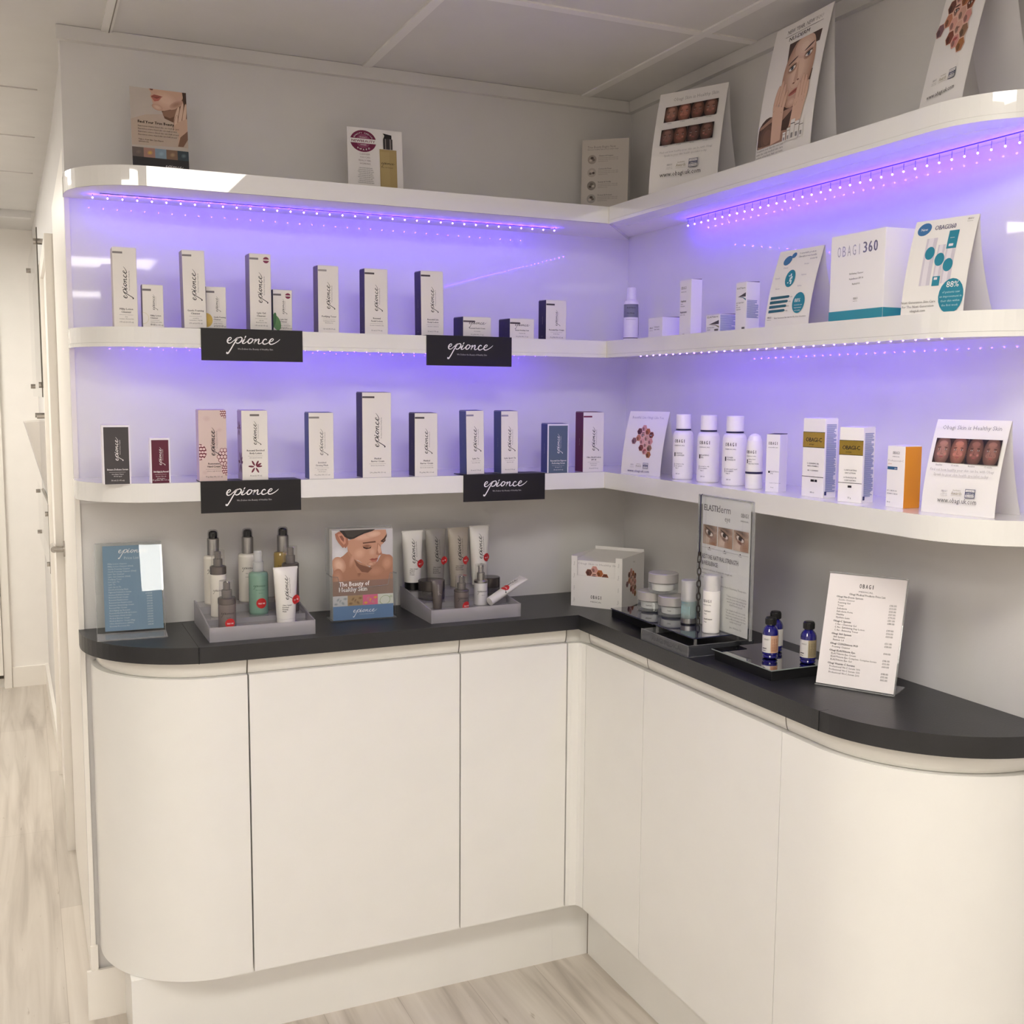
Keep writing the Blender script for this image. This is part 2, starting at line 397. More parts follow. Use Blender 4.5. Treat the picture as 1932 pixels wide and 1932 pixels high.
b = MB(); b.prism([(-1.392, 1.8), (-1.405, 1.8), (-1.427, FARY), (-1.411, FARY)], 0, .1, TRIMW)
struct(b.build('baseboard_corridor'))
struct(MB().box(-1.575, -1.425, FARY - .014, FARY, 0, .098, TRIMW).build('baseboard_far'))
struct(MB().box(-1.399, -1.318, -.016, -.0075, 0, .117, TRIMW).box(-1.390, -1.374, -.013, -.0075, .1172, .175, TRIMW).build('baseboard_back'))
# far door with its frame
struct(MB().box(-1.612, -1.577, FARY - .022, FARY, 0, 2.0, TRIMW).build('trim_%d' % (k + 1))); k += 1
d2 = struct(MB().box(-2.40, -1.614, FARY - .035, FARY - .001, .068, 1.99, TRIMW).build('door_2'))
MB().box(-2.40, -1.614, FARY - .03, FARY - .002, .052, .068, M('#4a443d', .7, .2, name='door_gap_shade')).build('gap_shade', d2)  # dark strip stands in for the shade of the gap under the leaf

# ---- ceiling light panels
spots = [(x, y) for y in (-1.978, -4.278, -6.578) for x in (-1.008, -2.155, -3.305)] + [(-2.155, 2.3), (-2.40, 1.15)]
first = True
for i, (x, y) in enumerate(spots):
    if (x, y) in ((-2.155, -1.978), (-3.305, -1.978)) and False: continue
    where = {-1.978: 'row nearest the display wall', -4.278: 'middle row of the room', -6.578: 'row farthest from the display wall', .9: 'near half of the corridor', 2.3: 'far end of the corridor', 1.15: 'near end of the corridor'}[y]
    side = {-2.40: '', -1.008: 'nearest the right wall', -2.155: 'middle of its row', -3.305: 'farthest from the right wall'}[x]
    if y > 0: side = 'set in the corridor ceiling'
    t = thing('ceiling_light', 'square ceiling light panel, %s, %s' % (where, side), 'ceiling light', (x, y, CH), 0, 'square ceiling light panels')
    if first:
        a = MB().box(-.262, .262, -.262, .262, -.0065, -.0045, PANELM); b = MB()
        b.box(-.285, .285, -.285, -.262, -.009, -.0005, TRIMW).box(-.285, .285, .262, .285, -.009, -.0005, TRIMW).box(-.285, -.262, -.262, .262, -.009, -.0005, TRIMW).box(.262, .285, -.262, .262, -.009, -.0005, TRIMW)
        A = a.build('diffuser', t); B = b.build('frame', t); first = False
    else:
        for q in (A, B): c = q.copy(); COL.objects.link(c); c.parent = t

# ---- shelves
S1, S2 = .2146, .1831
def shelf_front(side):
    """polyline from wall end round the curve to the inner corner"""
    R = .165
    if side == 'L':
        return [(-W_, -.003)] + [(-W_, -.025)] + arc(-W_ + R, -(S1 - R), R, 180, 270, 16) + [(-1.0, -S1), (-.6, -S1), (-S2, -S1)]
    return [(-.003, -W_ - .005)] + [(-.012, -W_ - .005)] + arc(-(S2 - R), -W_ - .005 + R, R, 270, 180, 16) + [(-S2, -1.0), (-S2, -.6), (-S2, -S1)]
def inset(poly, d, side):
    out = []
    for i, p in enumerate(poly):
        a = poly[max(i - 1, 0)]; b = poly[min(i + 1, len(poly) - 1)]
        if i == 0: a = (p[0] - (b[0] - p[0]), p[1] - (b[1] - p[1]))
        dx, dy = b[0] - a[0], b[1] - a[1]; l = sqrt(dx * dx + dy * dy) or 1
        nx, ny = (-dy / l, dx / l) if side == 'L' else (dy / l, -dx / l)
        out.append((p[0] + nx * d, p[1] + ny * d))
    p = poly[-1]; out[-1] = (p[0] + d, p[1] + d) if False else ((p[0], p[1] + d) if side == 'L' else (p[0] + d, p[1]))
    return out
shelf_lab = {1: ('gloss white corner shelf with rounded ends, topmost of the three, holding showcards', 1.8843),
             2: ('gloss white corner shelf, middle of the three, two black cards on its edge', 1.5656),
             3: ('gloss white corner shelf with rounded ends, lowest of the three, just above the worktop', 1.2466)}
led_mesh = None
def led_strip(parent, pts, tape):
    global led_mesh
    b = MB(); x0, y0 = tape[0]; x1, y1 = tape[1]; z = tape[2]
    b.box(min(x0, x1) - .002, max(x0, x1) + .002, min(y0, y1) - .002, max(y0, y1) + .002, z + .0004, z + .0014, M('#6a6486', .6, .2, name='led_tape'))
    o = b.build('light_strip', parent)
    for p in pts:
        if led_mesh is None:
            d = MB(); d.lathe([(.0, .0017), (.0012, .0012), (.0017, 0), (.0012, -.0012), (.0, -.0017)], LEDM, 10); d.box(-.0004, .0004, -.0004, .0004, .0014, .014, M('#8b80b8', .4, .4, name='led_lead'))
            q = d.build('diode', o); led_mesh = q.data
        else:
            q = bpy.data.objects.new('diode', led_mesh); COL.objects.link(q); q.parent = o
        q.location = p
for n, (lab, zt) in shelf_lab.items():
    t = thing('corner_shelf', lab, 'shelf', (0, 0, zt), 0, 'corner display shelves')
    for side in 'LR':
        P = shelf_front(side); wc = (-.003, -.003)
        lip = .0 if n == 3 else (.0075 if (side, n) != ('L', 1) else .0)
        b = MB(); poly = P + [wc]
        if side == 'R': poly = poly[::-1]
        b.prism(poly, -.04 + lip + .0006, 0, GLOSS); b.add([(x, y, -.04 + lip) for x, y in poly], [tuple(range(len(poly) - 1, -1, -1))], UNDER)
        if lip:
            b.ring(P, inset(P, .012 if n == 2 else .055, side), -.04, -.04 + lip + .0003, GLOSS)
        if side == 'R': b.box(-S2 - .0006, -S2 + .002, -S1 - .0010, -S1 + .0002, -.04, 0, M('#cfc9c2', .4, .3, name='seam_filler'))
        o = b.build('shelf_board', t)
        if n == 1:
            z = -.04 + lip - .0014
            if side == 'L': led_strip(t, [(-1.335 + .0295 * i, -.072 - .030 * i / 36, z - .0055) for i in range(37)], ((-1.32, -.09), (-.28, -.09), z))
            else: led_strip(t, [(-.032, -.328 - .0276 * i, -.0492) for i in range(36)], ((-.032, -.325), (-.032, -1.300), z))
        if n == 2:
            z = -.04 + lip - .0014
            if side == 'L': led_strip(t, [(-1.30 + .029 * i, -.085, z) for i in range(36)], ((-1.31, -.085), (-.27, -.085), z))
            else: led_strip(t, [(-.165, -.345 - .0276 * i, -.0392) for i in range(34)], ((-.165, -.34), (-.165, -1.26), z))

# ---- worktop and base cabinets
DP, DR = .285, .288
WT, WTH = .91, .0347
def front_line(side, dp, end, R):
    """run front at depth dp, rounded towards the free end"""
    if side == 'L':
        return [(-end, -.004)] + arc(-end + R, -dp + R, R, 180, 270, 20) + [(-1.0, -dp), (-dp - .003, -dp)]
    return [(-.004, -end)] + arc(-dp - .003 + R, -end + R, R, 270, 180, 20) + [(-dp - .003, -1.0), (-dp - .003, -dp)]
L_ = front_line('L', DP, W_, .262); R_ = front_line('R', DP, W_ + .0, .262)
b = MB(); poly = L_ + R_[::-1][1:] + [(-.004, -.004)]
b.prism(poly, WT - WTH, WT, SLATE)
b.box(-1.1725, -1.1715, -DP - .0004, -DP + .26, WT - WTH, WT + .00015, SLATEJ).box(-DR - .0004, -DR + .02, -1.1475, -1.1468, WT - WTH, WT + .00015, SLATEJ)
tag(b.build('worktop'), 'charcoal black worktop running round the corner with rounded ends', 'worktop')

FD = .0154
JNT = M('#6a645c', .7, .2, name='rail_joint')
dy, dx_ = -(DP - FD), -(DR - FD)
ZB, ZD = .1755, .8389
def base_unit(label, kind, a0, a1):
    """a0..a1 runs along the wall; door, grip rail, carcass, plinth are its parts"""
    t = thing('base_cabinet', label, 'cabinet', (0, 0, 0), 0, 'gloss white base cabinets')
    g = .0018
    if kind == 'L':
        MB().box(a0 + .001, a1 - .001, dy + .022, -.006, ZB, WT - WTH - .0005, DOORW).build('carcass', t)
        MB().box(a0 + g, a1 - g, dy, dy + .02, ZB, ZD, DOORW).build('door', t)
        b = MB(); n = 8
        for i in range(n):
            c0 = pi / 2 * i / n; c1 = pi / 2 * (i + 1) / n
            za, zb = ZD + .0004 + (WT - WTH - .0014 - ZD) * (1 - cos(c0)), ZD + .0004 + (WT - WTH - .0014 - ZD) * (1 - cos(c1))
            ya, yb = dy + .016 - .009 * sin(c0) , dy + .016 - .009 * sin(c1)
            b.add([(a0 + .0006, ya, za), (a1 - .0006, ya, za), (a1 - .0006, yb, zb), (a0 + .0006, yb, zb)], [(0, 1, 2, 3)], RAIL, True)
            for q in (a0, a1): b.add([(q - .0011, ya - .0004, za), (q + .0011, ya - .0004, za), (q + .0011, yb - .0004, zb), (q - .0011, yb - .0004, zb)], [(0, 1, 2, 3)], JNT)
        b.box(a0 + .0006, a1 - .0006, dy + .0205, dy + .0218, ZD - .03, ZD - .003, RAIL)
        b.build('grip_rail', t)
        MB().box(a0, a1, -(DP - .0811), -.19, 0, ZB - .001, DOORW).build('plinth', t)
        MB().box(a0 - .001, a0 + .003, dy + .006, dy + .021, ZB, ZD, GAP).build('gap_shadow', t) if False else None
    else:
        MB().box(dx_ + .022, -.006, a1 + .001, a0 - .001, ZB, WT - WTH - .0005, DOORW).build('carcass', t)
        MB().box(dx_, dx_ + .02, a1 + g * .5, a0 - g * .5, ZB, ZD, DOORW).build('door', t)
        b = MB(); n = 8
        for i in range(n):
            c0 = pi / 2 * i / n; c1 = pi / 2 * (i + 1) / n
            za, zb = ZD + .0004 + (WT - WTH - .0014 - ZD) * (1 - cos(c0)), ZD + .0004 + (WT - WTH - .0014 - ZD) * (1 - cos(c1))
            xa, xb = dx_ + .016 - .009 * sin(c0), dx_ + .016 - .009 * sin(c1)
            b.add([(xa, a0 - .0006, za), (xa, a1 + .0006, za), (xb, a1 + .0006, zb), (xb, a0 - .0006, zb)], [(0, 1, 2, 3)], RAIL, True)
            for q in (a0, a1): b.add([(xa - .0004, q + .0011, za), (xa - .0004, q - .0011, za), (xb - .0004, q - .0011, zb), (xb - .0004, q + .0011, zb)], [(0, 1, 2, 3)], JNT)
        b.box(dx_ + .0205, dx_ + .0218, a1 + .0006, a0 - .0006, ZD - .03, ZD - .003, RAIL)
        b.build('grip_rail', t)
        MB().box(-(DR - .0811), -.19, a1, a0, 0, ZB - .001, DOORW).build('plinth', t)
    return t
base_unit('wide white flat-door base cabinet on the left run, between two dark gaps', 'L', -1.0698, -.5862)
base_unit('narrow white flat-door base cabinet on the left run beside the corner post', 'L', -.5862, -.3085)
base_unit('narrow white base cabinet on the right run beside the corner post', 'R', -.2985, -.5636)
base_unit('wide white base cabinet on the right run next to the right curved end', 'R', -.5636, -1.0346)
t = thing('corner_post', 'rounded white vertical post filling the inner corner between the cabinets', 'corner post')
b = MB(); b.prism([(-.3065, dy), (-.2965, dy), (-.2800, dy - .004), (dx_ - .003, dy - .012), (dx_, dy - .027), (dx_ + .02, dy - .027), (dx_ + .02, dy + .02), (-.3065, dy + .02)], ZB, ZD, DOORW)
b.build('post', t)
b = MB(); b.prism([(-.3060, dy + .018), (dx_ + .006, dy + .016), (dx_ + .018, dy - .027), (dx_ + .06, dy - .027), (dx_ + .06, dy + .05), (-.3060, dy + .05)], ZD - .003, WT - WTH - .001, RAIL)
b.build('rail_corner', t)
MB().box(-(DP - .0811) - .1045, -.19, -(DP - .0811), -.19, 0, ZB - .001, DOORW).box(-(DR - .0811), -.19, -.2985, -.2039, 0, ZB - .001, DOORW).box(-.2072, -.2052, -.2075, -.2039, 0, ZB - .001, M('#8d867d', .7, .2, name='plinth_joint')).build('plinth', t)
MB().box(-.3068, -.18, dy + .021, -.18, ZB, WT - WTH - .0005, DOORW).build('carcass', t)
for side, lab in (('L', 'white cabinet with curved door at the left free end, by the corridor'), ('R', 'white cabinet with large curved door at the right free end')):
    t = thing('curved_end_cabinet', lab, 'cabinet', (0, 0, 0), 0, 'curved end cabinets')
    dp = -dy if side == 'L' else -dx_ - .003
    lim = -1.0698 - .0018 if side == 'L' else -1.0346 - .0009
    end = W_ - .022
    def seg(dp, end, R):
        if side == 'L': return [(-end, -.006)] + arc(-end + R, -dp + R, R, 180, 270, 22) + [(lim, -dp)]
        return [(-.006, -end)] + arc(-dp - .003 + R, -end + R, R, 270, 180, 22) + [(-dp - .003, lim)]
    MB().ring(seg(dp, end, .245), inset(seg(dp, end, .245), .02, side), ZB, ZD, DOORW, True).build('curved_door', t)
    q = seg(dp - .022, end - .022, .225)
    b = MB(); poly = q + ([(lim, -.006)] if side == 'L' else [(-.006, lim)])
    if side == 'R': poly = poly[::-1]
    b.prism(poly, ZB, ZD - .012, DOORW); b.build('carcass', t)
    b = MB(); n = 8
    for i in range(n):
        c0 = pi / 2 * i / n; c1 = pi / 2 * (i + 1) / n
        H = WT - WTH - .0014 - ZD
        za, zb = ZD + .0004 + H * (1 - cos(c0)), ZD + .0004 + H * (1 - cos(c1))
        oa, ob = .016 - .009 * sin(c0), .016 - .009 * sin(c1)
        A_ = seg(dp - oa, end - oa, .24 - oa); B_ = seg(dp - ob, end - ob, .24 - ob); m = len(A_)
        b.add([(x, y, za) for x, y in A_] + [(x, y, zb) for x, y in B_], [(j, j + 1, m + j + 1, m + j) for j in range(m - 1)], RAIL, True)
    b.build('grip_rail', t)
    b = MB()
    if side == 'L': b.box(-1.318, -1.0698, -(DP - .0811), -.004, 0, ZB - .001, DOORW)
    else: b.box(-(DR - .0811), -.004, -1.318, -1.0346, 0, ZB - .001, DOORW)
    b.build('plinth', t)
# ================================================================ cartons on the shelves
ZS = {1: 1.8843, 2: 1.5656, 3: 1.2466}
CW = '#e4e0da'
def cm(c, r=.5): return M(c, r, .35, name='board_print')
TAG = 'We Deliver the Beauty of Healthy Skin'
def carton(label, loc, rz, w, d, h, body=CW, side=None, group=None, draw=None, drawr=None, drawl=None, lean=0.0, flap=None, name='product_carton'):
    t = thing(name, label, 'box', loc, rz, group)
    if lean: t.rotation_euler = (0, lean, rz)
    b = MB(); bm = cm(body); sm = cm(side) if side else bm
    # faces: front/back/top in body colour, the two sides in the side colour
    v = [(x, y, z) for z in (0, h) for y in (0, d) for x in (0, w)]
    e = .0007
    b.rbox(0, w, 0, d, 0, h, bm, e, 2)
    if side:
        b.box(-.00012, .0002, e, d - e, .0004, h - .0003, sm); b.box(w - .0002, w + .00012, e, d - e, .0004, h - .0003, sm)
    if draw: draw(Canvas(b, plane((0, 0, 0), (1, 0, 0), (0, 0, 1)), w, h))
    if drawr: drawr(Canvas(b, plane((w, 0, 0), (0, 1, 0), (0, 0, 1)), d, h))
    if drawl: drawl(Canvas(b, plane((-.00013, d, 0), (0, -1, 0), (0, 0, 1)), d, h))
    b.build('carton_body', t)
    f = MB(); fm = cm(flap or (side or body))
    f.add([(.0008, .0006, h + .0002), (w - .0008, .0006, h + .0002), (w - .0008, d - .001, h + .0016), (.0008, d - .001, h + .0016),
           (.0008, .0006, h - .0004), (w - .0008, .0006, h - .0004), (w - .0008, d - .001, h + .0002), (.0008, d - .001, h + .0002)],
          [(0, 1, 2, 3), (4, 7, 6, 5), (0, 4, 5, 1), (1, 5, 6, 2), (2, 6, 7, 3), (3, 7, 4, 0)], fm)
    f.build('tuck_flap', t)
    return t
def ep_front(title, lines, qty, bar='#827c7e', ink=INK, badge=False, art=None, small=False, horiz=False, barc=False, panel=None):
    def f(c):
        w, h = c.w, c.h
        if panel: c.rect(.003, 0, w - .003, h - .004, M(panel, .5, .35, name='board_print'))
        if art: art(c)
        if bar:
            if barc: c.rect(w * .32, h * .92, w * .68, h * .95, M(bar, .5, .3, name='bar_print'))
            else: c.rect(.0002, h - .0125, w * .42, h - .0085, M(bar, .5, .3, name='bar_print'))
        if horiz:
            c.logo(w * .52, h * .66, w * .62, ink)
            c.text(title[0], w * .5, h * .40, .0042, ink, 'c', min(w * .56, .05), True)
            c.text(lines[0], w * .5, h * .26, .003, ink, 'c')
            c.text(qty, w * .5, h * .09, .0036, ink, 'c')
            return
        lw = h * (.40 if not small else .36)
        lx = w * .54; ly = h * .56
        if small: lx = w * .56; ly = h * .60
        if panel: ly = h * .60
        if barc: lw = h * .34; ly = h * .68
        c.logo(lx, ly, lw, ink, True, TAG, INKG if ink is INK else ink)
        ts = .0052 if not small else .0042
        tx = w * .52 if not small else w * .36; al = 'c' if not small else 'l'
        y = h * .235 if not small else h * .27
        if h > .155 and not small: y = h * .215
        if art and barc: y = h * .415
        for s_ in title:
            c.text(s_, tx, y, ts, ink, al, None, True, maxw=w * (.74 if al == "c" else .6)); y -= ts * 1.15
        c.rect(w * .22 if al == 'c' else tx, y + ts * .35, w * .80, y + ts * .35 + .0003, ink)
        y -= .003
        for s_ in lines:
            c.text(s_, tx if al == 'c' else tx, y, .0030, ink, al, maxw=w * .6); y -= .0042
        c.text(qty, tx, h * .052, .0040, ink, al)
        if badge:
            m = M('#7c2c4c', .5, .3, name='badge_print'); cx, cy, r = w * .78, h - .0125, w * .145
            c.ell(cx, cy, r, r, m); c.rect(cx - r, cy - r * .2, cx + r, cy + r * .2, M(CW, .5, .3, name='badge_band')); c.text('NEWBEAUTY', cx, cy - r * .13, r * .3, m, 'c', r * 1.7)
    return f
def side_txt(word, foot):
    def f(c):
        c.text(word, c.w * .56, c.h * .5, .0036, INKL, 'c', None, vert=True); c.text(foot, c.w * .5, .008, .0030, INKL, 'c')
    return f
def petal(c, cx, cy, L, a, m, w=.24):
    c.ell(cx + cos(a) * L * .58, cy + sin(a) * L * .58, L * .42, L * w * .55, m, a, 14)
def flower(c, cx, cy, R, m):
    for a in (5, 62, 118, 175, 238, 300, 30): petal(c, cx, cy, R, radians(a), m)
def berry(c, cx, cy, r, clip, fill):
    m = M('#6b2334', .5, .3, name='berry_print'); l = M('#dcc3c2', .5, .3, name='berry_light')
    if fill: c.ell(cx, cy, r, r * 1.2, m, 0, 20, clip)
    for i in range(-2, 3):
        for j in range(-2, 3):
            x, y = cx + i * r * .42 + (j % 2) * r * .2, cy + j * r * .46
            if (x - cx) ** 2 / r ** 2 + (y - cy) ** 2 / (1.3 * r * r) > .95: continue
            if not fill: c.ell(x, y, r * .27, r * .29, m, 0, 12, clip)
            c.ell(x, y, r * .2, r * .22 * (1 if not fill else .8), l, 0, 12, clip)
def art_hand(c):
    w, h = c.w, c.h; cl = (.0, .0, w, h)
    c.rect(0, 0, w, h, M('#d3bfba', .5, .3, name='blush_print'))
    for x, y, r in ((.3, .88, .2), (.55, .55, .25), (.2, .12, .16), (.75, .72, .15)): c.soft(w * x, h * y, w * r, w * r * .8, '#ccb5b1', '#d3bfba', 0, 3, cl)
    berry(c, w * .95, h * .965, w * .17, cl, True); berry(c, w * .02, h * .41, w * .25, cl, True); berry(c, w * .93, h * .34, w * .27, cl, False); berry(c, w * .98, h * .16, w * .18, cl, True)
def art_body(c): flower(c, c.w * .5, c.h * .19, c.w * .27, M('#6b2a3c', .5, .3, name='flower_print'))
def art_circle(col, edge):
    def f(c):
        cl = (0, 0, c.w, c.h)
        if edge: c.ell(0, c.h * .22, c.w * .29, c.w * .29, M('#cfc79a', .5, .3, name='ring_print'), 0, 28, cl); c.ell(0, c.h * .22, c.w * .275, c.w * .275, cm(CW), 0, 28, cl)
        else: c.soft(0, c.h * .21, c.w * .31, c.w * .36, col, '#d8b860', 0, 3, cl)
    return f
def art_leaf(c):
    cl = (0, 0, c.w, c.h); g = M('#5f8a5a', .5, .3, name='leaf_print')
    c.ell(c.w * .16, c.h * .2, c.w * .22, c.h * .19, g, .3, 20, cl); c.ell(c.w * .02, c.h * .25, c.w * .12, c.h * .2, M('#45704a', .5, .3, name='leaf_print'), -.2, 16, cl)

DKP = '#2b2440'; BLU = '#4a567c'; DKG = '#8a8084'
G2 = 'lotion cartons on the middle shelf, left run'
G3 = 'lotion cartons on the lowest shelf, left run'
# label, x0, width, height, depth, y, side colour, drawer, extra
rows2 = [
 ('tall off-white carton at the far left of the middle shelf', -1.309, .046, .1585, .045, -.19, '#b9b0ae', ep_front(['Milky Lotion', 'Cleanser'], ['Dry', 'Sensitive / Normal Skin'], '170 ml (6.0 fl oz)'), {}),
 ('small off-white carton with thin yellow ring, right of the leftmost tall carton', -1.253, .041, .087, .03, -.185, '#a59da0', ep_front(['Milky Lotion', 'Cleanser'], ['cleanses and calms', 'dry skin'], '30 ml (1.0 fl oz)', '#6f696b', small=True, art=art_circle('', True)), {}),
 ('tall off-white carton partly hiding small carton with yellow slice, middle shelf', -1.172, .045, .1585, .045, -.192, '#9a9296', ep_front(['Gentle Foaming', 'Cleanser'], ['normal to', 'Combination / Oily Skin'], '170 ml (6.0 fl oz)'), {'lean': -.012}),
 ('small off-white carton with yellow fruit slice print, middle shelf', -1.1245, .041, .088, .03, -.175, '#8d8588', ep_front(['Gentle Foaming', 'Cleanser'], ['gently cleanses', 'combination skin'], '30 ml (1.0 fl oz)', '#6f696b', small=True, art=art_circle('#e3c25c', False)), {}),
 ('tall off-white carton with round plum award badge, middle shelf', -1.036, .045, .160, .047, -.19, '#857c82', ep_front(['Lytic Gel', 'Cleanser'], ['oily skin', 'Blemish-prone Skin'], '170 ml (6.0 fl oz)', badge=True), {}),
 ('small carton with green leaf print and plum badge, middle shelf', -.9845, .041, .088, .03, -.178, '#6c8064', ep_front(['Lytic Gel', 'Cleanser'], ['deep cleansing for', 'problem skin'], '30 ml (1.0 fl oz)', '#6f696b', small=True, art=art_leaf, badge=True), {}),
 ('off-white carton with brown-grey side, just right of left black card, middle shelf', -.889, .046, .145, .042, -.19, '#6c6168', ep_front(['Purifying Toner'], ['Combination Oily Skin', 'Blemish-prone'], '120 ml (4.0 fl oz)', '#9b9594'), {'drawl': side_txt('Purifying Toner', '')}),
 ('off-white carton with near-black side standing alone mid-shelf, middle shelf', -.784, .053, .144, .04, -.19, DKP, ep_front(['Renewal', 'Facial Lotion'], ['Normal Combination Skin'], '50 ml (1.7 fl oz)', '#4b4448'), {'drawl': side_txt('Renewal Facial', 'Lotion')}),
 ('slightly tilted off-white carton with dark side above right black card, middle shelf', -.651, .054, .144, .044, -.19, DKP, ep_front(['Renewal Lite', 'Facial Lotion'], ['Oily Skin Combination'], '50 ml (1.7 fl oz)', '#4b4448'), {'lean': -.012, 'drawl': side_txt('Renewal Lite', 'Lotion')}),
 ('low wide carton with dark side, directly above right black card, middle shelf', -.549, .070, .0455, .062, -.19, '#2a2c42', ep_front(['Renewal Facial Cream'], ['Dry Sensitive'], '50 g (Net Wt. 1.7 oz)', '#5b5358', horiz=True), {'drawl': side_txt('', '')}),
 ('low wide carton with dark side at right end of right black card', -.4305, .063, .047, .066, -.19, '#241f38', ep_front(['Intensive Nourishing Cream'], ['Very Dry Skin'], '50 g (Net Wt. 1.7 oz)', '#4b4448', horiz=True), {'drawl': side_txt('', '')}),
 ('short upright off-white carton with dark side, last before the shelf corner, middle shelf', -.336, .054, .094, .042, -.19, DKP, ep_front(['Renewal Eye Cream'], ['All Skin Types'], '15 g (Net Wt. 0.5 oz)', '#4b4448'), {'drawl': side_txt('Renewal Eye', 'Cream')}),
]
for i, (lab, x0, w, h, d, y, sd, dr_, kw) in enumerate(rows2):
    on = (-1.16 < x0 + w and x0 < -.93) or (-.65 < x0 + w and x0 < -.44)
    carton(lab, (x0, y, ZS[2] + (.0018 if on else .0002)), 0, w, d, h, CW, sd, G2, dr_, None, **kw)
def side_flowers(c):
    m = M('#6a3a52', .5, .3, name='flower_print')
    flower(c, c.w * .4, c.h * .74, c.w * .35, m); flower(c, c.w * .7, c.h * .25, c.w * .5, m)
rows3 = [
 ('white carton with dark grey front panel, far left of the lowest shelf', -1.341, .054, .120, .033, -.207, None, ep_front(['Intense Defense Serum'], ['Anti-Aging / Repair', 'All skin types'], '30 ml (1.0 fl oz)', None, INKW, panel='#474345'), {'body': '#e9e5ec'}),
 ('smallest carton, maroon front panel, second from left on the lowest shelf', -1.249, .040, .093, .026, -.205, None, ep_front(['Anti-Aging Lip Renewal'], ['Renew / Smooth', 'All skin types'], '15 g (Net Wt. 0.5 oz)', None, INKW, panel='#5c1f33'), {'body': '#e9e5ec'}),
 ('pink carton with dark red raspberry drawings, lowest shelf', -1.151, .057, .149, .037, -.207, '#c9b4cc', ep_front(['Restorative', 'Hand Cream'], ['Softens rough dry hands'], '75 g (Net Wt. 2.5 oz)', None, INK, art=art_hand), {'body': '#d3bfba'}),
 ('white carton with maroon star-shaped flower, lowest shelf', -1.062, .055, .148, .05, -.207, '#b6a6c4', ep_front(['Renewal Enriched', 'Body Lotion'], ['with natural botanicals'], '70 ml (2.3 fl oz)', '#77716f', INK, art=art_body, barc=True), {'drawl': side_flowers}),
 ('off-white carton with slate blue side, right of the flower carton, lowest shelf', -.917, .055, .145, .04, -.205, BLU, ep_front(['Enriched', 'Firming Mask'], ['Normal Dry Skin', 'All skin types'], '75 g (Net Wt. 2.5 oz)', '#8a8583', INKG), {}),
 ('tallest carton on the lowest shelf, off-white with dark purple side', -.796, .067, .190, .048, -.205, DKP, ep_front(['Medical', 'Barrier Cream'], ['Extreme dry sensitive skin'], '230 g (Net Wt. 8.0 oz)', '#4b4448'), {'drawl': side_txt('Medical Barrier Cream', '')}),
 ('medium off-white carton with near-black side, right of the tallest carton, lowest shelf', -.673, .055, .144, .042, -.205, '#1e1730', ep_front(['Medical', 'Barrier Cream'], ['Extreme dry sensitive skin'], '75 g (Net Wt. 2.5 oz)', '#4b4448'), {'drawl': side_txt('Medical Barrier', '')}),
 ('off-white carton with blue side at left end of the right lower black card', -.545, .044, .1475, .045, -.205, BLU, ep_front(['Lytic Tx'], ['oily problem skin'], '50 ml (1.7 fl oz)', '#8f8ba0'), {'lean': -.016, 'drawl': side_txt('Lytic Tx', '')}),
 ('off-white carton with blue side standing on middle of the right lower black card', -.457, .043, .147, .045, -.205, '#434f78', ep_front(['Lytic Sport Tx'], ['oily active skin'], '50 ml (1.7 fl oz)', '#8f8ba0'), {'lean': -.008, 'drawl': side_txt('Lytic Sport Tx', '')}),
 ('white-edged carton with blue-grey front panel, at right end of the lower black card', -.336, .057, .118, .036, -.205, '#3e477c', ep_front(['Renewal Lite Pigment', 'Perfecting Serum'], ['Skin types I - VI'], '30 ml (1.0 fl oz)', None, INKW, panel='#566679'), {'body': '#e4e1ea', 'drawl': side_txt('Perfecting Serum', '')}),
 ('white carton with maroon side, last before the corner on the lowest shelf', -.239, .057, .146, .042, -.205, '#5a1c3a', ep_front(['Ultra Shield Lotion', 'SPF 50'], ['Broad spectrum', 'All skin types'], '75 ml (2.5 fl oz)', '#7a3548'), {'drawl': side_txt('Ultra Shield', '')}),
]
for lab, x0, w, h, d, y, sd, dr_, kw in rows3:
    kw = dict(kw); body = kw.pop('body', CW)
    on = (-1.16 < x0 + w and x0 < -.93) or (-.57 < x0 + w and x0 < -.345)
    carton(lab, (x0, y, ZS[3] + (.0018 if on else .0002)), 0, w, d, h, body, sd, G3, dr_, **kw)

# ---- black hanging cards on the shelf edges
for lab, x0, x1, z0, zt, lg in (
    ('black card with white script on edge of middle shelf, left one', -1.143, -.931, 1.5005, ZS[2], .107),
    ('black card with white script on edge of middle shelf, right one', -.6485, -.438, 1.499, ZS[2], .107),
    ('black card with white script on edge of lowest shelf, left one', -1.151, -.939, 1.181, ZS[3], .107),
    ('black card with white script on edge of lowest shelf, right one', -.558, -.348, 1.185, ZS[3], .107)):
    t = thing('shelf_sign', lab, 'sign', (x0, -S1 - .0003, zt), 0, 'black shelf edge cards')
    w = x1 - x0; h = zt - z0
    b = MB().box(0, w, -.0022, 0, -h, .0015, SIGNB)
    c = Canvas(b, plane((0, -.0022, -h), (1, 0, 0), (0, 0, 1)), w, h)
    c.logo(w * .51, h * .60, .112, M('#f1eff1', .5, .3, name='white_script')); c.text(TAG, w * .525, h * .36, .0052, M('#b9b5b9', .5, .3, name='grey_script'), 'c', .074)
    b.build('card_front', t)
    MB().box(0, w, .0, .06, .0002, .0015, SIGNB).build('card_flap', t)

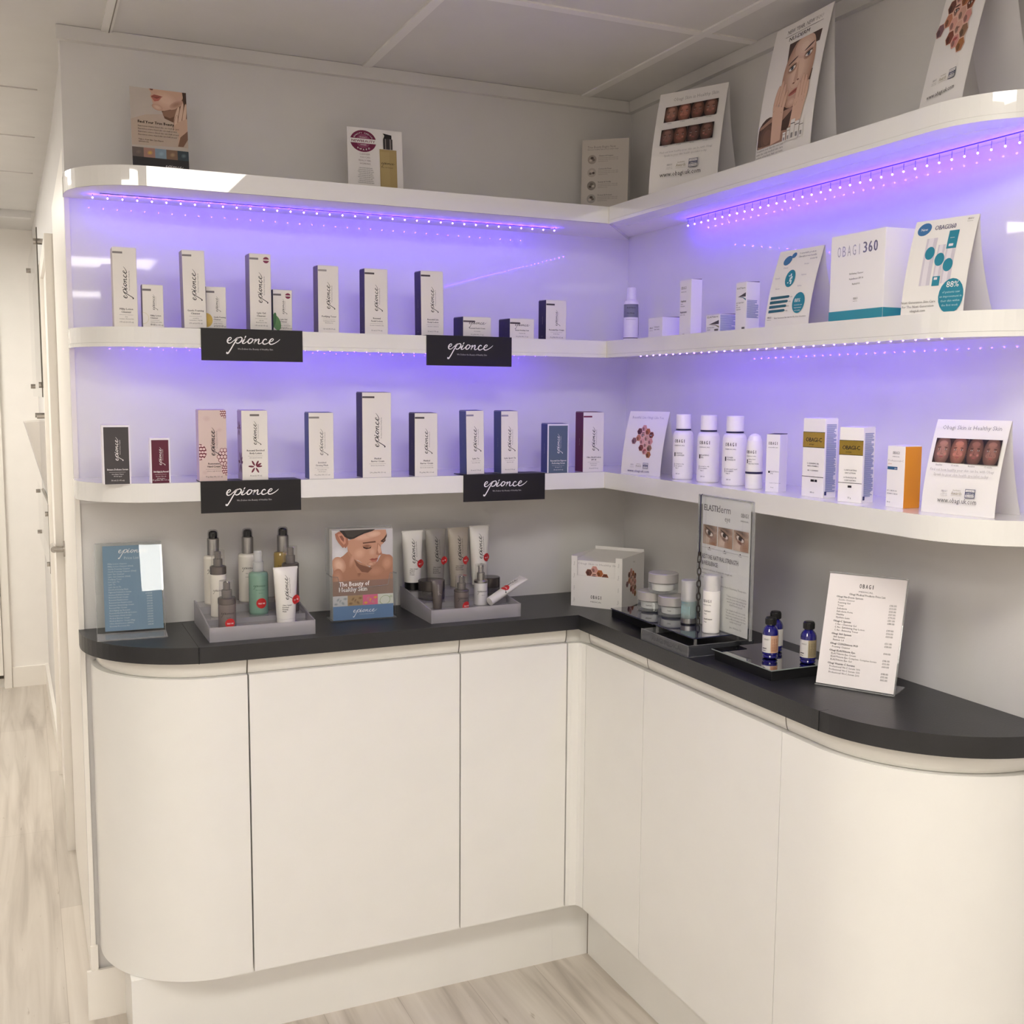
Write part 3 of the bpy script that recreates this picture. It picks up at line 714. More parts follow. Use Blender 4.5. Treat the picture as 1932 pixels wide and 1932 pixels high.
# ================================================================ right run products
NAVY = '#1b1644'
OB = M('#3a383b', .5, .3, name='narrow_capitals')
def ob_logo(c, x, y, s, m=OB, al='c', sub='MEDICAL'):
    L = s * 2.55
    ox = {'c': -L / 2, 'l': 0, 'r': -L}[al]
    for i, ch in enumerate('OBAGI'):
        c.text(ch, x + ox + L * (i + .5) / 5, y, s, m, 'c', s * (.30 if ch != 'I' else .07), True)
    if sub: c.text(sub, x + ox + L / 2, y - s * .72, s * .34, m, 'c', L * .92)
def textblock(c, x0, y0, x1, y1, m, n=None, step=.0021):
    y = y1; rnd = random.Random(int(x1 * 1e5) + 3)
    while y > y0:
        w = (x1 - x0) * (1 if rnd.random() < .6 else rnd.uniform(.7, .98))
        c.rect(x0, y - step * .62, x0 + w, y, m); y -= step
def cdx(L, N): return atan2(N[1] - L[1], N[0] - L[0])
G4 = 'skincare cartons on the right run'
BT = M('#8590b4', .5, .3, name='small_blue_print')
def r6(c):
    ob_logo(c, c.w * .13, c.h * .82, .0085, OB, 'l', 'medical'); c.rect(c.w * .2, c.h * .33, c.w * .33, c.h * .365, INK); c.text('ELASTIderm', c.w * .37, c.h * .345, .0035, INK, 'l'); c.text('EYE', c.w * .37, c.h * .31, .0035, INK, 'l')
    c.text('Complete Complex Serum', c.w * .3, c.h * .15, .0022, INK, 'l'); c.text('14 ml', c.w * .4, c.h * .07, .003, INK, 'l')
carton('plain white carton with dark top, between the domed tube and gold-banded cartons', (-.152, -.807, ZS[3] + .0002), cdx((-.152, -.807), (-.139, -.835)), .029, .033, .113, '#e9e6e9', None, G4, r6, flap='#3a3440')
def goldc(t1, t2, q):
    def f(c):
        w, h = c.w, c.h
        c.rect(0, h * .63, w, h * .83, M('#2a2418', .5, .3, name='band_edge'))
        c.rect(0, h * .637, w, h * .823, M('#c0a24a', .25, .5, .75, name='gold_foil'))
        c.text('OBAGI-C', w * .5, h * .705, h * .075, INK, 'c', w * .72, True); c.text('SYSTEM', w * .4, h * .66, .0035, INK, 'c')
        y = h * .42
        for s_ in t1: c.text(s_, w * .5, y, .0036, INK, 'c', None, True); y -= .005
        y -= .003
        for s_ in t2: c.text(s_, w * .5, y, .0033, INK, 'c', None, True); y -= .005
        c.rect(0, h * .255, w, h * .262, INK); c.rect(w * .42, h * .195, w * .58, h * .225, INK)
        if q[1]: c.rect(w * .6, h * .195, w * .72, h * .225, INK)
        c.text(q[0], w * .5, h * .05, .004, INK, 'c')
    return f
def bluetext(c): textblock(c, c.w * .12, c.h * .08, c.w * .88, c.h * .93, BT); c.rect(c.w * .06, .005, c.w * .22, .012, M('#3a3f66', .5, .3, name='code_print'))
carton('tall white carton with gold band, the taller of two, lowest shelf right run', (-.145, -.908, ZS[3] + .0002), cdx((-.145, -.908), (-.140, -.962)), .055, .033, .1465, '#efece9', None, G4, goldc(['C-CLEANSING GEL', 'WITH VITAMIN C'], ['GEL C-CLEANSING'], ('180 ml', True)), bluetext)
carton('white carton with gold band, the shorter of two, lowest shelf right run', (-.154, -1.0185, ZS[3] + .0002), cdx((-.154, -1.0185), (-.142, -1.066)), .049, .036, .133, '#efece9', None, G4, goldc(['C-EXFOLIATING', 'DAY LOTION'], ['LOTION DE JOUR', 'C-EXFOLIATING'], ('57 g', False)), bluetext)
def r9(c):
    ob_logo(c, c.w * .5, c.h * .87, .0068, OB); c.text('Professional-C', c.w * .5, c.h * .75, .0045, INKL, 'c', c.w * .85); c.text('SERUM', c.w * .06, c.h * .70, .0028, M('#c98a55', .5, .3, name='orange_ink'), 'l')
    c.rect(c.w * .04, c.h * .615, c.w * .6, c.h * .665, M('#2d5b86', .5, .3, name='blue_band')); c.text('20%', c.w * .5, c.h * .625, .0035, INKW, 'c'); c.text('VIT C SERUM 20%', c.w * .06, c.h * .26, .003, INK, 'l'); c.text('VITAMIN C SERUM', c.w * .06, c.h * .21, .003, INK, 'l'); c.text('30 ml', c.w * .08, c.h * .07, .0035, INK, 'l')
o = carton('white carton with bright orange side, lowest shelf beside the large showcard', (-.137, -1.120, ZS[3] + .0002), radians(-90), .041, .036, .104, '#efece9', None, G4, r9, lambda c: c.rect(0, 0, c.w, c.h, M('#e0922c', .45, .3, name='orange_print')))
# middle shelf, right run
def b2(c): ob_logo(c, c.w * .22, c.h * .45, .006, INKG, 'c'); c.text('Professional-C', c.w * .62, c.h * .50, .0045, INK, 'c', .022); c.text('Peptide Complex', c.w * .62, c.h * .38, .0045, INK, 'c', .022)
carton('low white carton between the corner bottle and the tall plain carton, middle shelf', (-.160, -.368, ZS[2] + .0002), radians(-90), .060, .048, .0455, '#e6e3e8', None, G4, b2, flap='#3a3440')
def b3(c):
    ob_logo(c, c.w * .36, c.h * .83, .0088, INKG, 'c'); c.text('Hydrate', c.w * .12, c.h * .60, .0062, INK, 'l', None, True); c.text('Facial', c.w * .12, c.h * .555, .0035, INK, 'l'); c.text('Moisturizer', c.w * .12, c.h * .515, .0035, INK, 'l')
    c.text('Hydratant', c.w * .08, c.h * .40, .0062, INK, 'l', None, True); c.text('pour le visage', c.w * .08, c.h * .36, .0035, INK, 'l'); c.rect(c.w * .32, 0, c.w * .5, .0022, INK)
carton('tall plain white carton on the middle shelf near the corner, right run', (-.165, -.505, ZS[2] + .0002), radians(-90), .044, .028, .118, '#e6e3e8', None, G4, b3, flap='#3a3440')
def el(kind):
    def f(c):
        w, h = c.w, c.h
        y = h * .86 if kind else h * .82
        c.text('ELASTIderm', w * .5, y, .0052, INK, 'c', w * .78)
        t = .0 if kind else -.004; yy = (h * .80 if kind else h * .72)
        c.poly([(w * .2, yy - .010), (w * .95, yy - .002), (w * .95, yy - .010)], M('#4d484c', .5, .3, name='grey_wedge'))
        c.poly([(w * .3, yy - .011), (w * .7, yy - .0125), (w * .97, yy - .018), (w * .97, yy - .0145), (w * .7, yy - .011)], M('#3e6f80' if kind else '#8a8466', .5, .3, name='swoosh'))
        if kind:
            for i, s_ in enumerate(('EYE TREATMENT', 'GEL', 'Sérum de', 'traitement')): c.text(s_, w * .08, h * (.56 - .045 * i), .0034, INK, 'l')
        else:
            for i, s_ in enumerate(('EYE TREATMENT', 'CREAM')): c.text(s_, w * .12, h * (.25 - .12 * i), .0034, INK, 'l')
        c.rect(w * .64, h * .02 if kind else h * .08, w * .92, (h * .02 if kind else h * .08) + .004, INKG)
    return f
carton('low white carton with grey wedge logo and blue small print, middle shelf', (-.165, -.607, ZS[2] + .0002), radians(-90), .049, .041, .037, '#e6e3e8', None, G4, el(0), lambda c: textblock(c, c.w * .04, c.h * .04, c.w * .98, c.h * .95, BT), flap='#3a3440')
carton('tall white carton with grey wedge logo, middle shelf beside a curved showcard', (-.165, -.710, ZS[2] + .0002), radians(-90), .035, .033, .0945, '#e6e3e8', None, G4, el(1), lambda c: textblock(c, c.w * .06, c.h * .25, c.w * .9, c.h * .62, BT), flap='#3a3440')
def b360(c):
    w, h = c.w, c.h; g = M('#a9a9b0', .3, .5, .5, name='silver_foil'); g2 = M('#77777e', .3, .5, .5, name='dark_foil')
    for i, ch in enumerate('OBAGI'): c.text(ch, w * (.16 + .095 * i), h * .75, .026, g, 'c', .0085 if ch != 'I' else .0015)
    for i, ch in enumerate('360'): c.text(ch, w * (.64 + .095 * i), h * .76, .026, g2, 'c', .0088, True)
    for i, s_ in enumerate(('Exfoliating Cleanser', 'HydraFactor SPF 30', 'Retinol 0.5')): c.text(s_, w * .5, h * (.53 - .06 * i), .0044, INK, 'c')
    ob_logo(c, w * .5, h * .24, .005, INKG); c.rect(0, 0, w, h * .12, M('#2f8c9e', .4, .4, name='teal_band'))
carton('large square white gift box with teal band at the bottom, middle shelf', (-.163, -.988, ZS[2] + .0002), radians(-91), .136, .085, .149, '#eceaec', None, G4, b360, lambda c: c.rect(0, 0, c.w, c.h * .12, M('#2f8c9e', .4, .4, name='teal_band')), name='gift_box')

# ---- bottles
def cyl(r, z0, a0):
    """surface map round a cylinder, u = 0 faces angle a0"""
    return lambda u, v, e: ((r + e + .0001) * cos(a0 + u / r), (r + e + .0001) * sin(a0 + u / r), z0 + v)
FA = atan2(-2.0, -1.38)   # bottles on the right run turn their labels a little to the left
def obagi_bottle(label, x, y, r, lines, code):
    t = thing('lotion_bottle', label, 'bottle', (x, y, ZS[3] + .0002), 0, 'white lotion bottles on the lowest shelf')
    b = MB(); b.lathe([(r * .90, 0), (r * .97, .002), (r, .007), (r, .094), (r * .97, .101), (r * .88, .1065), (r * .74, .109), (r * .66, .110)], WPLAS, 36)
    c = Canvas(b, cyl(r, 0, FA - .35), .03, .11, .0002)
    ob_logo(c, 0, .083, .0105, OB, 'c'); c.rect(-.0125, .052, -.0095, .061, INK)
    y_ = .058
    for s_ in lines: c.text(s_, -.008, y_, .0042, INK, 'l'); y_ -= .0048
    c.rect(-.0125, .028, -.0115, .037, INK)
    for i, s_ in enumerate(code): c.text(s_, -.009, .034 - .0045 * i, .0036, INK, 'l')
    c.text('200 ml', -.008, .012, .0036, INK, 'l')
    b.build('bottle_body', t)
    MB().lathe([(r * .70, .110), (r * .735, .1105), (r * .735, .113), (r * .7, .1135)], M(NAVY, .35, .5, name='navy_ring'), 32).build('neck_ring', t)
    MB().lathe([(r * .70, .1135), (r * .72, .114), (r * .715, .1445), (r * .69, .1458), (0, .146)], WPLAS, 32).build('screw_cap', t)
obagi_bottle('white bottle with navy neck ring, first of three, by the face mosaic card', -.127, -.474, .0231, ['GENTLE', 'CLEANSER'], ['normal to dry', 'skin system', 'Step 1'])
obagi_bottle('white bottle with navy neck ring, second in the row of three', -.121, -.564, .0245, ['FOAMING', 'GEL'], ['normal to oily', 'NU-DERM', 'Step 1'])
obagi_bottle('white bottle with navy neck ring, third in the row, beside the domed tube', -.119, -.657, .0254, ['TONER', 'TONIQUE'], ['with witch hazel', 'NU-DERM', 'Step 2'])
t = thing('domed_tube', 'white tube with rounded top and navy ring, standing on its cap, lowest shelf', 'tube', (-.132, -.743, ZS[3] + .0002))
b = MB(); r = .0171
b.lathe([(r * .96, .034), (r, .036), (r, .068), (r * .97, .084), (r * .86, .098), (r * .66, .107), (r * .36, .1108), (0, .112)], WPLAS, 32)
c = Canvas(b, cyl(r * .99, 0, FA - .45), .03, .11, .0004); ob_logo(c, 0, .072, .009, OB, 'c'); c.rect(-.009, .052, -.0065, .060, INK)
for i, s_ in enumerate(('HEALTHY', 'SKIN', 'PROTECTION')): c.text(s_, -.005, .059 - .0045 * i, .0034, INK, 'l')
b.build('tube_body', t)
MB().lathe([(r * .94, .0305), (r * 1.03, .031), (r * 1.03, .0345), (r * .96, .035)], M(NAVY, .35, .5, name='navy_ring'), 28).build('tube_ring', t)
MB().lathe([(r * .95, 0), (r, .0008), (r, .030), (r * .97, .0305)], WPLAS, 28).build('tube_cap', t)
# corner bottle, middle shelf
t = thing('pump_bottle', 'white bottle with grey label band, tucked into the corner of the middle shelf', 'bottle', (-.075, -.145, ZS[2] + .0002))
r = .0185
b = MB(); b.lathe([(r * .95, 0), (r, .002), (r, .098), (r * .92, .104), (r * .66, .108)], WPLAS, 32)
c = Canvas(b, cyl(r, 0, FA), .03, .11, .0002, .004); c.rect(-r * 1.4, .064, r * 1.25, .0965, M('#7f8288', .5, .3, name='grey_band')); c.text('ELASTIderm', -.010, .086, .0045, INK, 'l'); c.text('Décolletage', -.010, .073, .0042, INK, 'l'); c.text('Wrinkle Reducing Lotion', -.012, .058, .0025, INK, 'l'); c.rect(-r * 1.4, .0118, r * 1.25, .0135, INK); c.rect(r * 1.45, .02, r * 1.6, .09, INK)
b.build('bottle_body', t)
MB().lathe([(r * .64, .108), (r * .66, .110), (r * .6, .137), (r * .5, .1385), (0, .139)], M('#e9e6e9', .3, .5, name='cap_white'), 28).build('bottle_cap', t)
# ================================================================ folded showcards
def P_(c, n='print'): return M(c, .5, .3, name=n)
def small_face(c, x0, y0, x1, y1, skin, hair, rnd, lip='#9a5a55'):
    """portrait photo: head filling the frame"""
    w, h = x1 - x0, y1 - y0; cl = (x0, y0, x1, y1); cx = (x0 + x1) / 2 + w * .01; cy = y0 + h * .46
    sh = lambda col, f: '#' + ''.join('%02x' % max(0, min(255, int(int(col[i:i + 2], 16) * f))) for i in (1, 3, 5))
    c.rect(x0, y0, x1, y1, P_(hair)); c.soft(cx, cy + h * .04, w * .49, h * .62, skin, sh(skin, .6), 0, 7, cl, 26)
    c.soft(cx, cy + h * .33, w * .25, h * .11, sh(skin, 1.06), skin, 0, 3, cl)
    for s_ in (-1, 1):
        c.soft(cx + s_ * w * .2, cy + h * .09, w * .105, h * .055, sh(skin, .55), sh(skin, .82), 0, 3, cl, 14)
        c.ell(cx + s_ * w * .2, cy + h * .085, w * .075, h * .022, P_('#cbb8ae'), 0, 12, cl); c.ell(cx + s_ * w * .2, cy + h * .085, w * .03, h * .024, P_('#2c211d'), 0, 10, cl)
        c.ell(cx + s_ * w * .2, cy + h * .165, w * .11, h * .016, P_(sh(skin, .42)), -s_ * .12, 12, cl)
        c.soft(cx + s_ * w * .2, cy - h * .10, w * .10, h * .08, sh(skin, .93) if rnd.random() < .5 else '#b9776a', skin, 0, 3, cl, 14)
    c.poly([(cx - w * .03, cy + h * .08), (cx - w * .075, cy - h * .08), (cx - w * .04, cy - h * .10), (cx - w * .012, cy + h * .06)], P_(sh(skin, .78)))
    c.ell(cx - w * .04, cy - h * .095, w * .022, h * .012, P_(sh(skin, .45)), 0, 8, cl); c.ell(cx + w * .04, cy - h * .095, w * .022, h * .012, P_(sh(skin, .45)), 0, 8, cl)
    c.ell(cx, cy - h * .215, w * .125, h * .030, P_(lip), 0, 14, cl); c.rect(cx - w * .11, cy - h * .217, cx + w * .11, cy - h * .210, P_('#5a2f2c'))
    c.soft(cx, cy - h * .285, w * .12, h * .022, sh(skin, .72), sh(skin, .9), 0, 3, cl, 12)
def face_strip(c, x0, y0, x1, y1, cols, rnd):
    n = len(cols); w = (x1 - x0) / n; g = (x1 - x0) * .006
    for i, (sk, hr) in enumerate(cols):
        small_face(c, x0 + i * w + (g if i == 2 else 0), y0, x0 + (i + 1) * w, y1, sk, hr, rnd)
        c.text('Baseline' if i % 2 == 0 else '12 weeks', x0 + (i + .5) * w, y0 - (y1 - y0) * .12, (y1 - y0) * .09, INKG, 'c')
def award_row(c, cx, y, s):
    """three small marks: narrow capitals, awards, framed proof mark"""
    ob_logo(c, cx - s * 2.6, y + s * .45, s * .52, P_('#7d7a80'), 'c', 'medical'); c.text('STAND: H20', cx - s * 2.6, y - s * .25, s * .26, INKL, 'c')
    c.text('Aesthetics', cx - s * .1, y + s * .75, s * .38, P_('#8d8468'), 'c'); c.text('Awards', cx - s * .1, y + s * .05, s * .85, P_('#8d8468'), 'c', s * 2.1); c.rect(cx - s * 1.2, y - s * .22, cx + s * 1., y - s * .18, P_('#b8b092'))
    x0, x1 = cx + s * 1.6, cx + s * 3.5; m = P_('#3b4060')
    c.rect(x0, y - s * .35, x1, y + s * 1.25, m); c.rect(x0 + s * .1, y + s * .72, x1 - s * .1, y + s * 1.15, PAPER); c.rect(x0 + s * .1, y - s * .25, x1 - s * .1, y + s * .2, PAPER)
    c.text('CLINICALLY', (x0 + x1) / 2, y + s * .80, s * .3, m, 'c', s * 1.5, True); c.text('OBAGI', (x0 + x1) / 2, y + s * .28, s * .38, INKW, 'c', s * 1.5, True); c.text('PROVEN', (x0 + x1) / 2, y - s * .16, s * .36, m, 'c', s * 1.5, True)
HEXC = [((0, 0), '#c9938a'), ((-1, -.5), '#6a4038'), ((0, -1), '#d8a898'), ((1, -.5), '#a8643e'), ((2, -1), '#8a4f38'), ((-1.0, -1.5), '#b87a5e'), ((-2, -1.98), '#7c5a60'),
        ((1, -1.5), '#c69a88'), ((0, -2), '#d29d90'), ((2, -2), '#c88f86'), ((1, -2.5), '#d3a595'), ((0, -3), '#7a4235'), ((2, -3), '#8b6a52'), ((1, -3.5), '#c98d84'), ((2, -4), '#a06a42')]
def hexface(c, cx, cy, s, rows=None, shift=0):
    """a face pieced together from hexagonal skin-tone tiles"""
    for (i, j), col in HEXC:
        if rows is not None and j < rows: continue
        x = cx + i * s * 1.5; y = cy + j * s * 1.74
        for k, f in enumerate((1.0, .92)):
            c.poly([(x + s * f * cos(radians(60 * q)), y + s * f * sin(radians(60 * q))) for q in range(6)], P_('#dcb9a8') if k == 0 else P_(col))
        d = '#' + ''.join('%02x' % int(int(col[q:q + 2], 16) * .7) for q in (1, 3, 5)); c.ell(x - s * .3, y - s * .2, s * .35, s * .5, P_(d), .4, 10)
    for i, j in ((0, -1), (2, -1)):
        x = cx + i * s * 1.5; y = cy + j * s * 1.74
        c.ell(x, y - s * .05, s * .62, s * .26, P_('#5e3a34'), 0, 12); c.ell(x, y - s * .08, s * .42, s * .16, P_('#e6d8d0'), 0, 10); c.ell(x, y - s * .06, s * .18, s * .2, P_('#2a2526'), 0, 10); c.ell(x, y + s * .5, s * .6, s * .1, P_('#3f2622'), 0, 10)
    if rows is None:
        x = cx + s * 1.5; y = cy - 2.5 * s * 1.74; c.ell(x - s * .2, y - s * .05, s * .13, s * .1, P_('#6e3d36')); c.ell(x + s * .2, y - s * .05, s * .13, s * .1, P_('#6e3d36')); c.ell(x, y - s * 1.45, s * .5, s * .22, P_('#a04e4c'), 0, 14)
def tent_card(label, n, L, th, w, e, h, D, draw, name='folded_showcard', group='folded showcards', pw=1.6, topin=0.0):
    """A-frame card: front board curls back to the ridge, second board drops behind it"""
    t = thing(name, label, 'showcard', (L[0], L[1], ZS[n] + .0002), atan2(-cos(radians(th)), sin(radians(th))), group)
    N = 12
    def off(v): return e * max(0., min(1., v / h)) ** pw
    b = MB(); T = .0007
    for fl, T_ in ((0, 0), (1, T)):
        vs = [(x, off(h * j / N) + T_, h * j / N) for j in range(N + 1) for x in (0, w)]
        b.add(vs, [(2 * j, 2 * j + 1, 2 * j + 3, 2 * j + 2) if not fl else (2 * j, 2 * j + 2, 2 * j + 3, 2 * j + 1) for j in range(N)], PAPER, True)
    b.add([(x, y, z) for x in (0, w) for y, z in ((0, 0), (T, 0), (e + T, h), (e, h))], [(0, 1, 5, 4)], PAPER)
    def fn(u, v, ee): return (u, off(v) - ee, v)
    draw(Canvas(b, fn, w, h, .0004, .012)); b.build('front_board', t)
    k = MB()
    for q in (0, T):
        vs = [(x, e + .0012 + q + (D - e) * (1 - j / N) ** 1.7, h * j / N) for j in range(N + 1) for x in (0, w)]
        k.add(vs, [(2 * j, 2 * j + 1, 2 * j + 3, 2 * j + 2) for j in range(N)], M('#d9d6d8', .6, .3, name='board_back'), True)
    k.build('back_board', t)
    return t
rn = random.Random(5)
SK = [('#a27668', '#2e211e'), ('#ad7362', '#33221e'), ('#885d50', '#1f1716'), ('#90675a', '#1f1716')]
def dr_mosaic(c):
    c.text('Beautiful. Live Obagi, Like You.', c.w * .5, c.h * .885, .0085, P_('#a8a2b4'), 'c', c.w * .80); hexface(c, c.w * .46, c.h * .735, .0088)
    award_row(c, c.w * .46, c.h * .125, .0085); c.text('www.obagi.uk.com', c.w * .46, c.h * .045, .0085, P_('#4b4658'), 'c', c.w * .55)
tent_card('white showcard with a face pieced from skin-tone hexagons, lowest shelf by the corner', 3, (-.172, -.275), 14.8, .128, .029, .150, .075, dr_mosaic)
def dr_faces(c):
    c.text('Obagi Skin is Healthy Skin', c.w * .5, c.h * .895, .0095, P_('#8d8a90'), 'c', c.w * .80)
    face_strip(c, c.w * .055, c.h * .54, c.w * .955, c.h * .80, SK, rn)
    c.text('Find out how healthy your skin can be, with Obagi', c.w * .5, c.h * .455, .0062, INKL, 'c', c.w * .86); c.text('Speak to your skin health specialist today', c.w * .5, c.h * .405, .0062, INKL, 'c', c.w * .74)
    award_row(c, c.w * .49, c.h * .21, .0085); c.text('www.obagi.uk.com', c.w * .5, c.h * .125, .0115, P_('#4a474c'), 'c', c.w * .53)
tent_card('white showcard with a single strip of four portraits, lowest shelf, far right', 3, (-.145, -1.209), 13.9, .125, .039, .151, .080, dr_faces)
TEAL = P_('#2c7f96'); TEB = P_('#3f6fa0'); TED = P_('#2f5f6f')
def dr_kit(c):
    w, h = c.w, c.h
    c.ell(w * .25, h * .865, .0115, .0085, TEB, .4); c.ell(w * .37, h * .925, .0065, .005, TEB, .4)
    for i, s_ in enumerate(('3 remarkable products', 'Clinically proven benefits', 'in one kit')): c.text(s_, w * .92 - (2 - i) * .004, h * (.93 - .045 * i), .0048, P_('#6b6484'), 'r')
    c.ell(w * .42, h * .62, .0135, .0165, TEAL); 
    for dx, dyy in ((-.004, 0), (.0005, .003), (.004, -.002)): c.rect(w * .42 + dx - .0016, h * .62 + dyy - .009, w * .42 + dx + .0016, h * .62 + dyy + .006, P_('#dfe8ee')); c.ell(w * .42 + dx, h * .62 + dyy, .0014, .0014, TEAL)
    for x, y, s_ in ((.25, .76, 'Cleanse'), (.72, .78, 'Protect'), (.12, .63, 'Smooth'), (.72, .64, 'Hydrate'), (.18, .49, 'Renew'), (.68, .5, 'Refine')): c.text(s_, w * x, h * y, .0042, P_('#a19db4'), 'c')
    for i in range(4):
        y = h * (.36 - .058 * i); x1 = w * (.48 - .02 * i); c.poly([(w * .06, y), (x1, y + .001), (x1 + .003, y + .0032), (x1, y + .0058), (w * .06, y + .0055)], TED); c.text('9%d%%' % (5 - i), x1 + .005, y + .001, .0034, INKG, 'l')
    c.ell(w * .73, h * .29, .0165, .0195, TEAL); c.text('88%', w * .70, h * .30, .0095, INKW, 'c'); 
    for i, s_ in enumerate(('of patients saw', 'improvement', 'in 4 weeks')): c.text(s_, w * .73, h * (.255 - .035 * i), .0036, INKW, 'c')
    ob_logo(c, w * .10, h * .115, .005, OB, 'c'); c.text('Next Generation Skin Care for The Next Generation', w * .58, h * .105, .0038, INKG, 'c', w * .72)
tent_card('curved white showcard with four teal bars and small 88% circle, left of gift box', 2, (-.168, -.811), 3.4, .119, .034, .146, .078, dr_kit)
def dr_88(c):
    w, h = c.w, c.h
    c.ell(w * .17, h * .905, .0125, .010, TEB, .35); c.text('New', w * .17, h * .89, .0062, INKW, 'c'); c.text('OBAGI360', w * .34, h * .885, .0105, P_('#6b6680'), 'l', w * .33, True); ob_logo(c, w * .88, h * .955, .0042, OB)
    for x, y0, y1, ww, cap, cap2 in ((.34, .30, .80, .0095, None, None), (.52, .29, .72, .0065, '#2c7f96', 'b'), (.67, .31, .86, .0085, '#2c7f96', 't')):
        c.rect(w * x - ww, h * y0, w * x + ww, h * y1, P_('#c6c0cc')); c.rect(w * x - ww * .6, h * y0, w * x + ww * .3, h * y1, P_('#d9d4dc'))
        if cap2 == 't': c.rect(w * x - ww, h * (y1 - .19), w * x + ww, h * y1, P_(cap))
        if cap2 == 'b': c.rect(w * x - ww, h * y0, w * x + ww, h * (y0 + .10), P_(cap))
    for x, y in ((.345, .64), (.52, .565), (.67, .50)): c.ell(w * x, h * y, .0085, .0105, TEAL)
    c.ell(w * .79, h * .175, .0215, .0275, TEAL); c.text('88%', w * .80, h * .265, .013, INKW, 'c')
    for i, s_ in enumerate(('of patients saw', 'an improvement in', 'their skin within', 'the first week')): c.text(s_, w * .79, h * (.205 - .045 * i), .0050, P_('#b8d4dc'), 'c')
    for i, s_ in enumerate(('Next Generation Skin Care', 'for The Next Generation', 'obagiuk.com')): c.text(s_, w * .28, h * (.12 - .045 * i), .0055, INKG, 'c')
tent_card('curved white showcard with three teal-spotted tubes and large 88% circle, right of gift box', 2, (-.170, -1.170), 12.3, .110, .034, .153, .085, dr_88)
SK2 = [('#84625a', '#1e1615'), ('#8c5e52', '#241714'), ('#70504a', '#181211'), ('#7c5a50', '#1a1413')]
def dr_two(c):
    w, h = c.w, c.h
    c.text('Obagi Skin is Healthy Skin', w * .55, h * .905, .0115, INKL, 'c', w * .66)
    face_strip(c, w * .12, h * .70, w * .90, h * .855, SK, rn); face_strip(c, w * .12, h * .47, w * .90, h * .625, SK2, rn)
    c.text('Find out how healthy your skin can be with Obagi', w * .53, h * .385, .0065, INKL, 'c', w * .76); c.text('Speak to your skin health specialist today', w * .53, h * .35, .0065, INKL, 'c', w * .62)
    award_row(c, w * .49, h * .235, .0115); c.text('www.obagi.uk.com', w * .48, h * .155, .0145, INK, 'c', w * .60)
tent_card('white showcard with two rows of four portraits, top shelf near the corner', 1, (-.174, -.380), 27.5, .171, .045, .230, .11, dr_two)
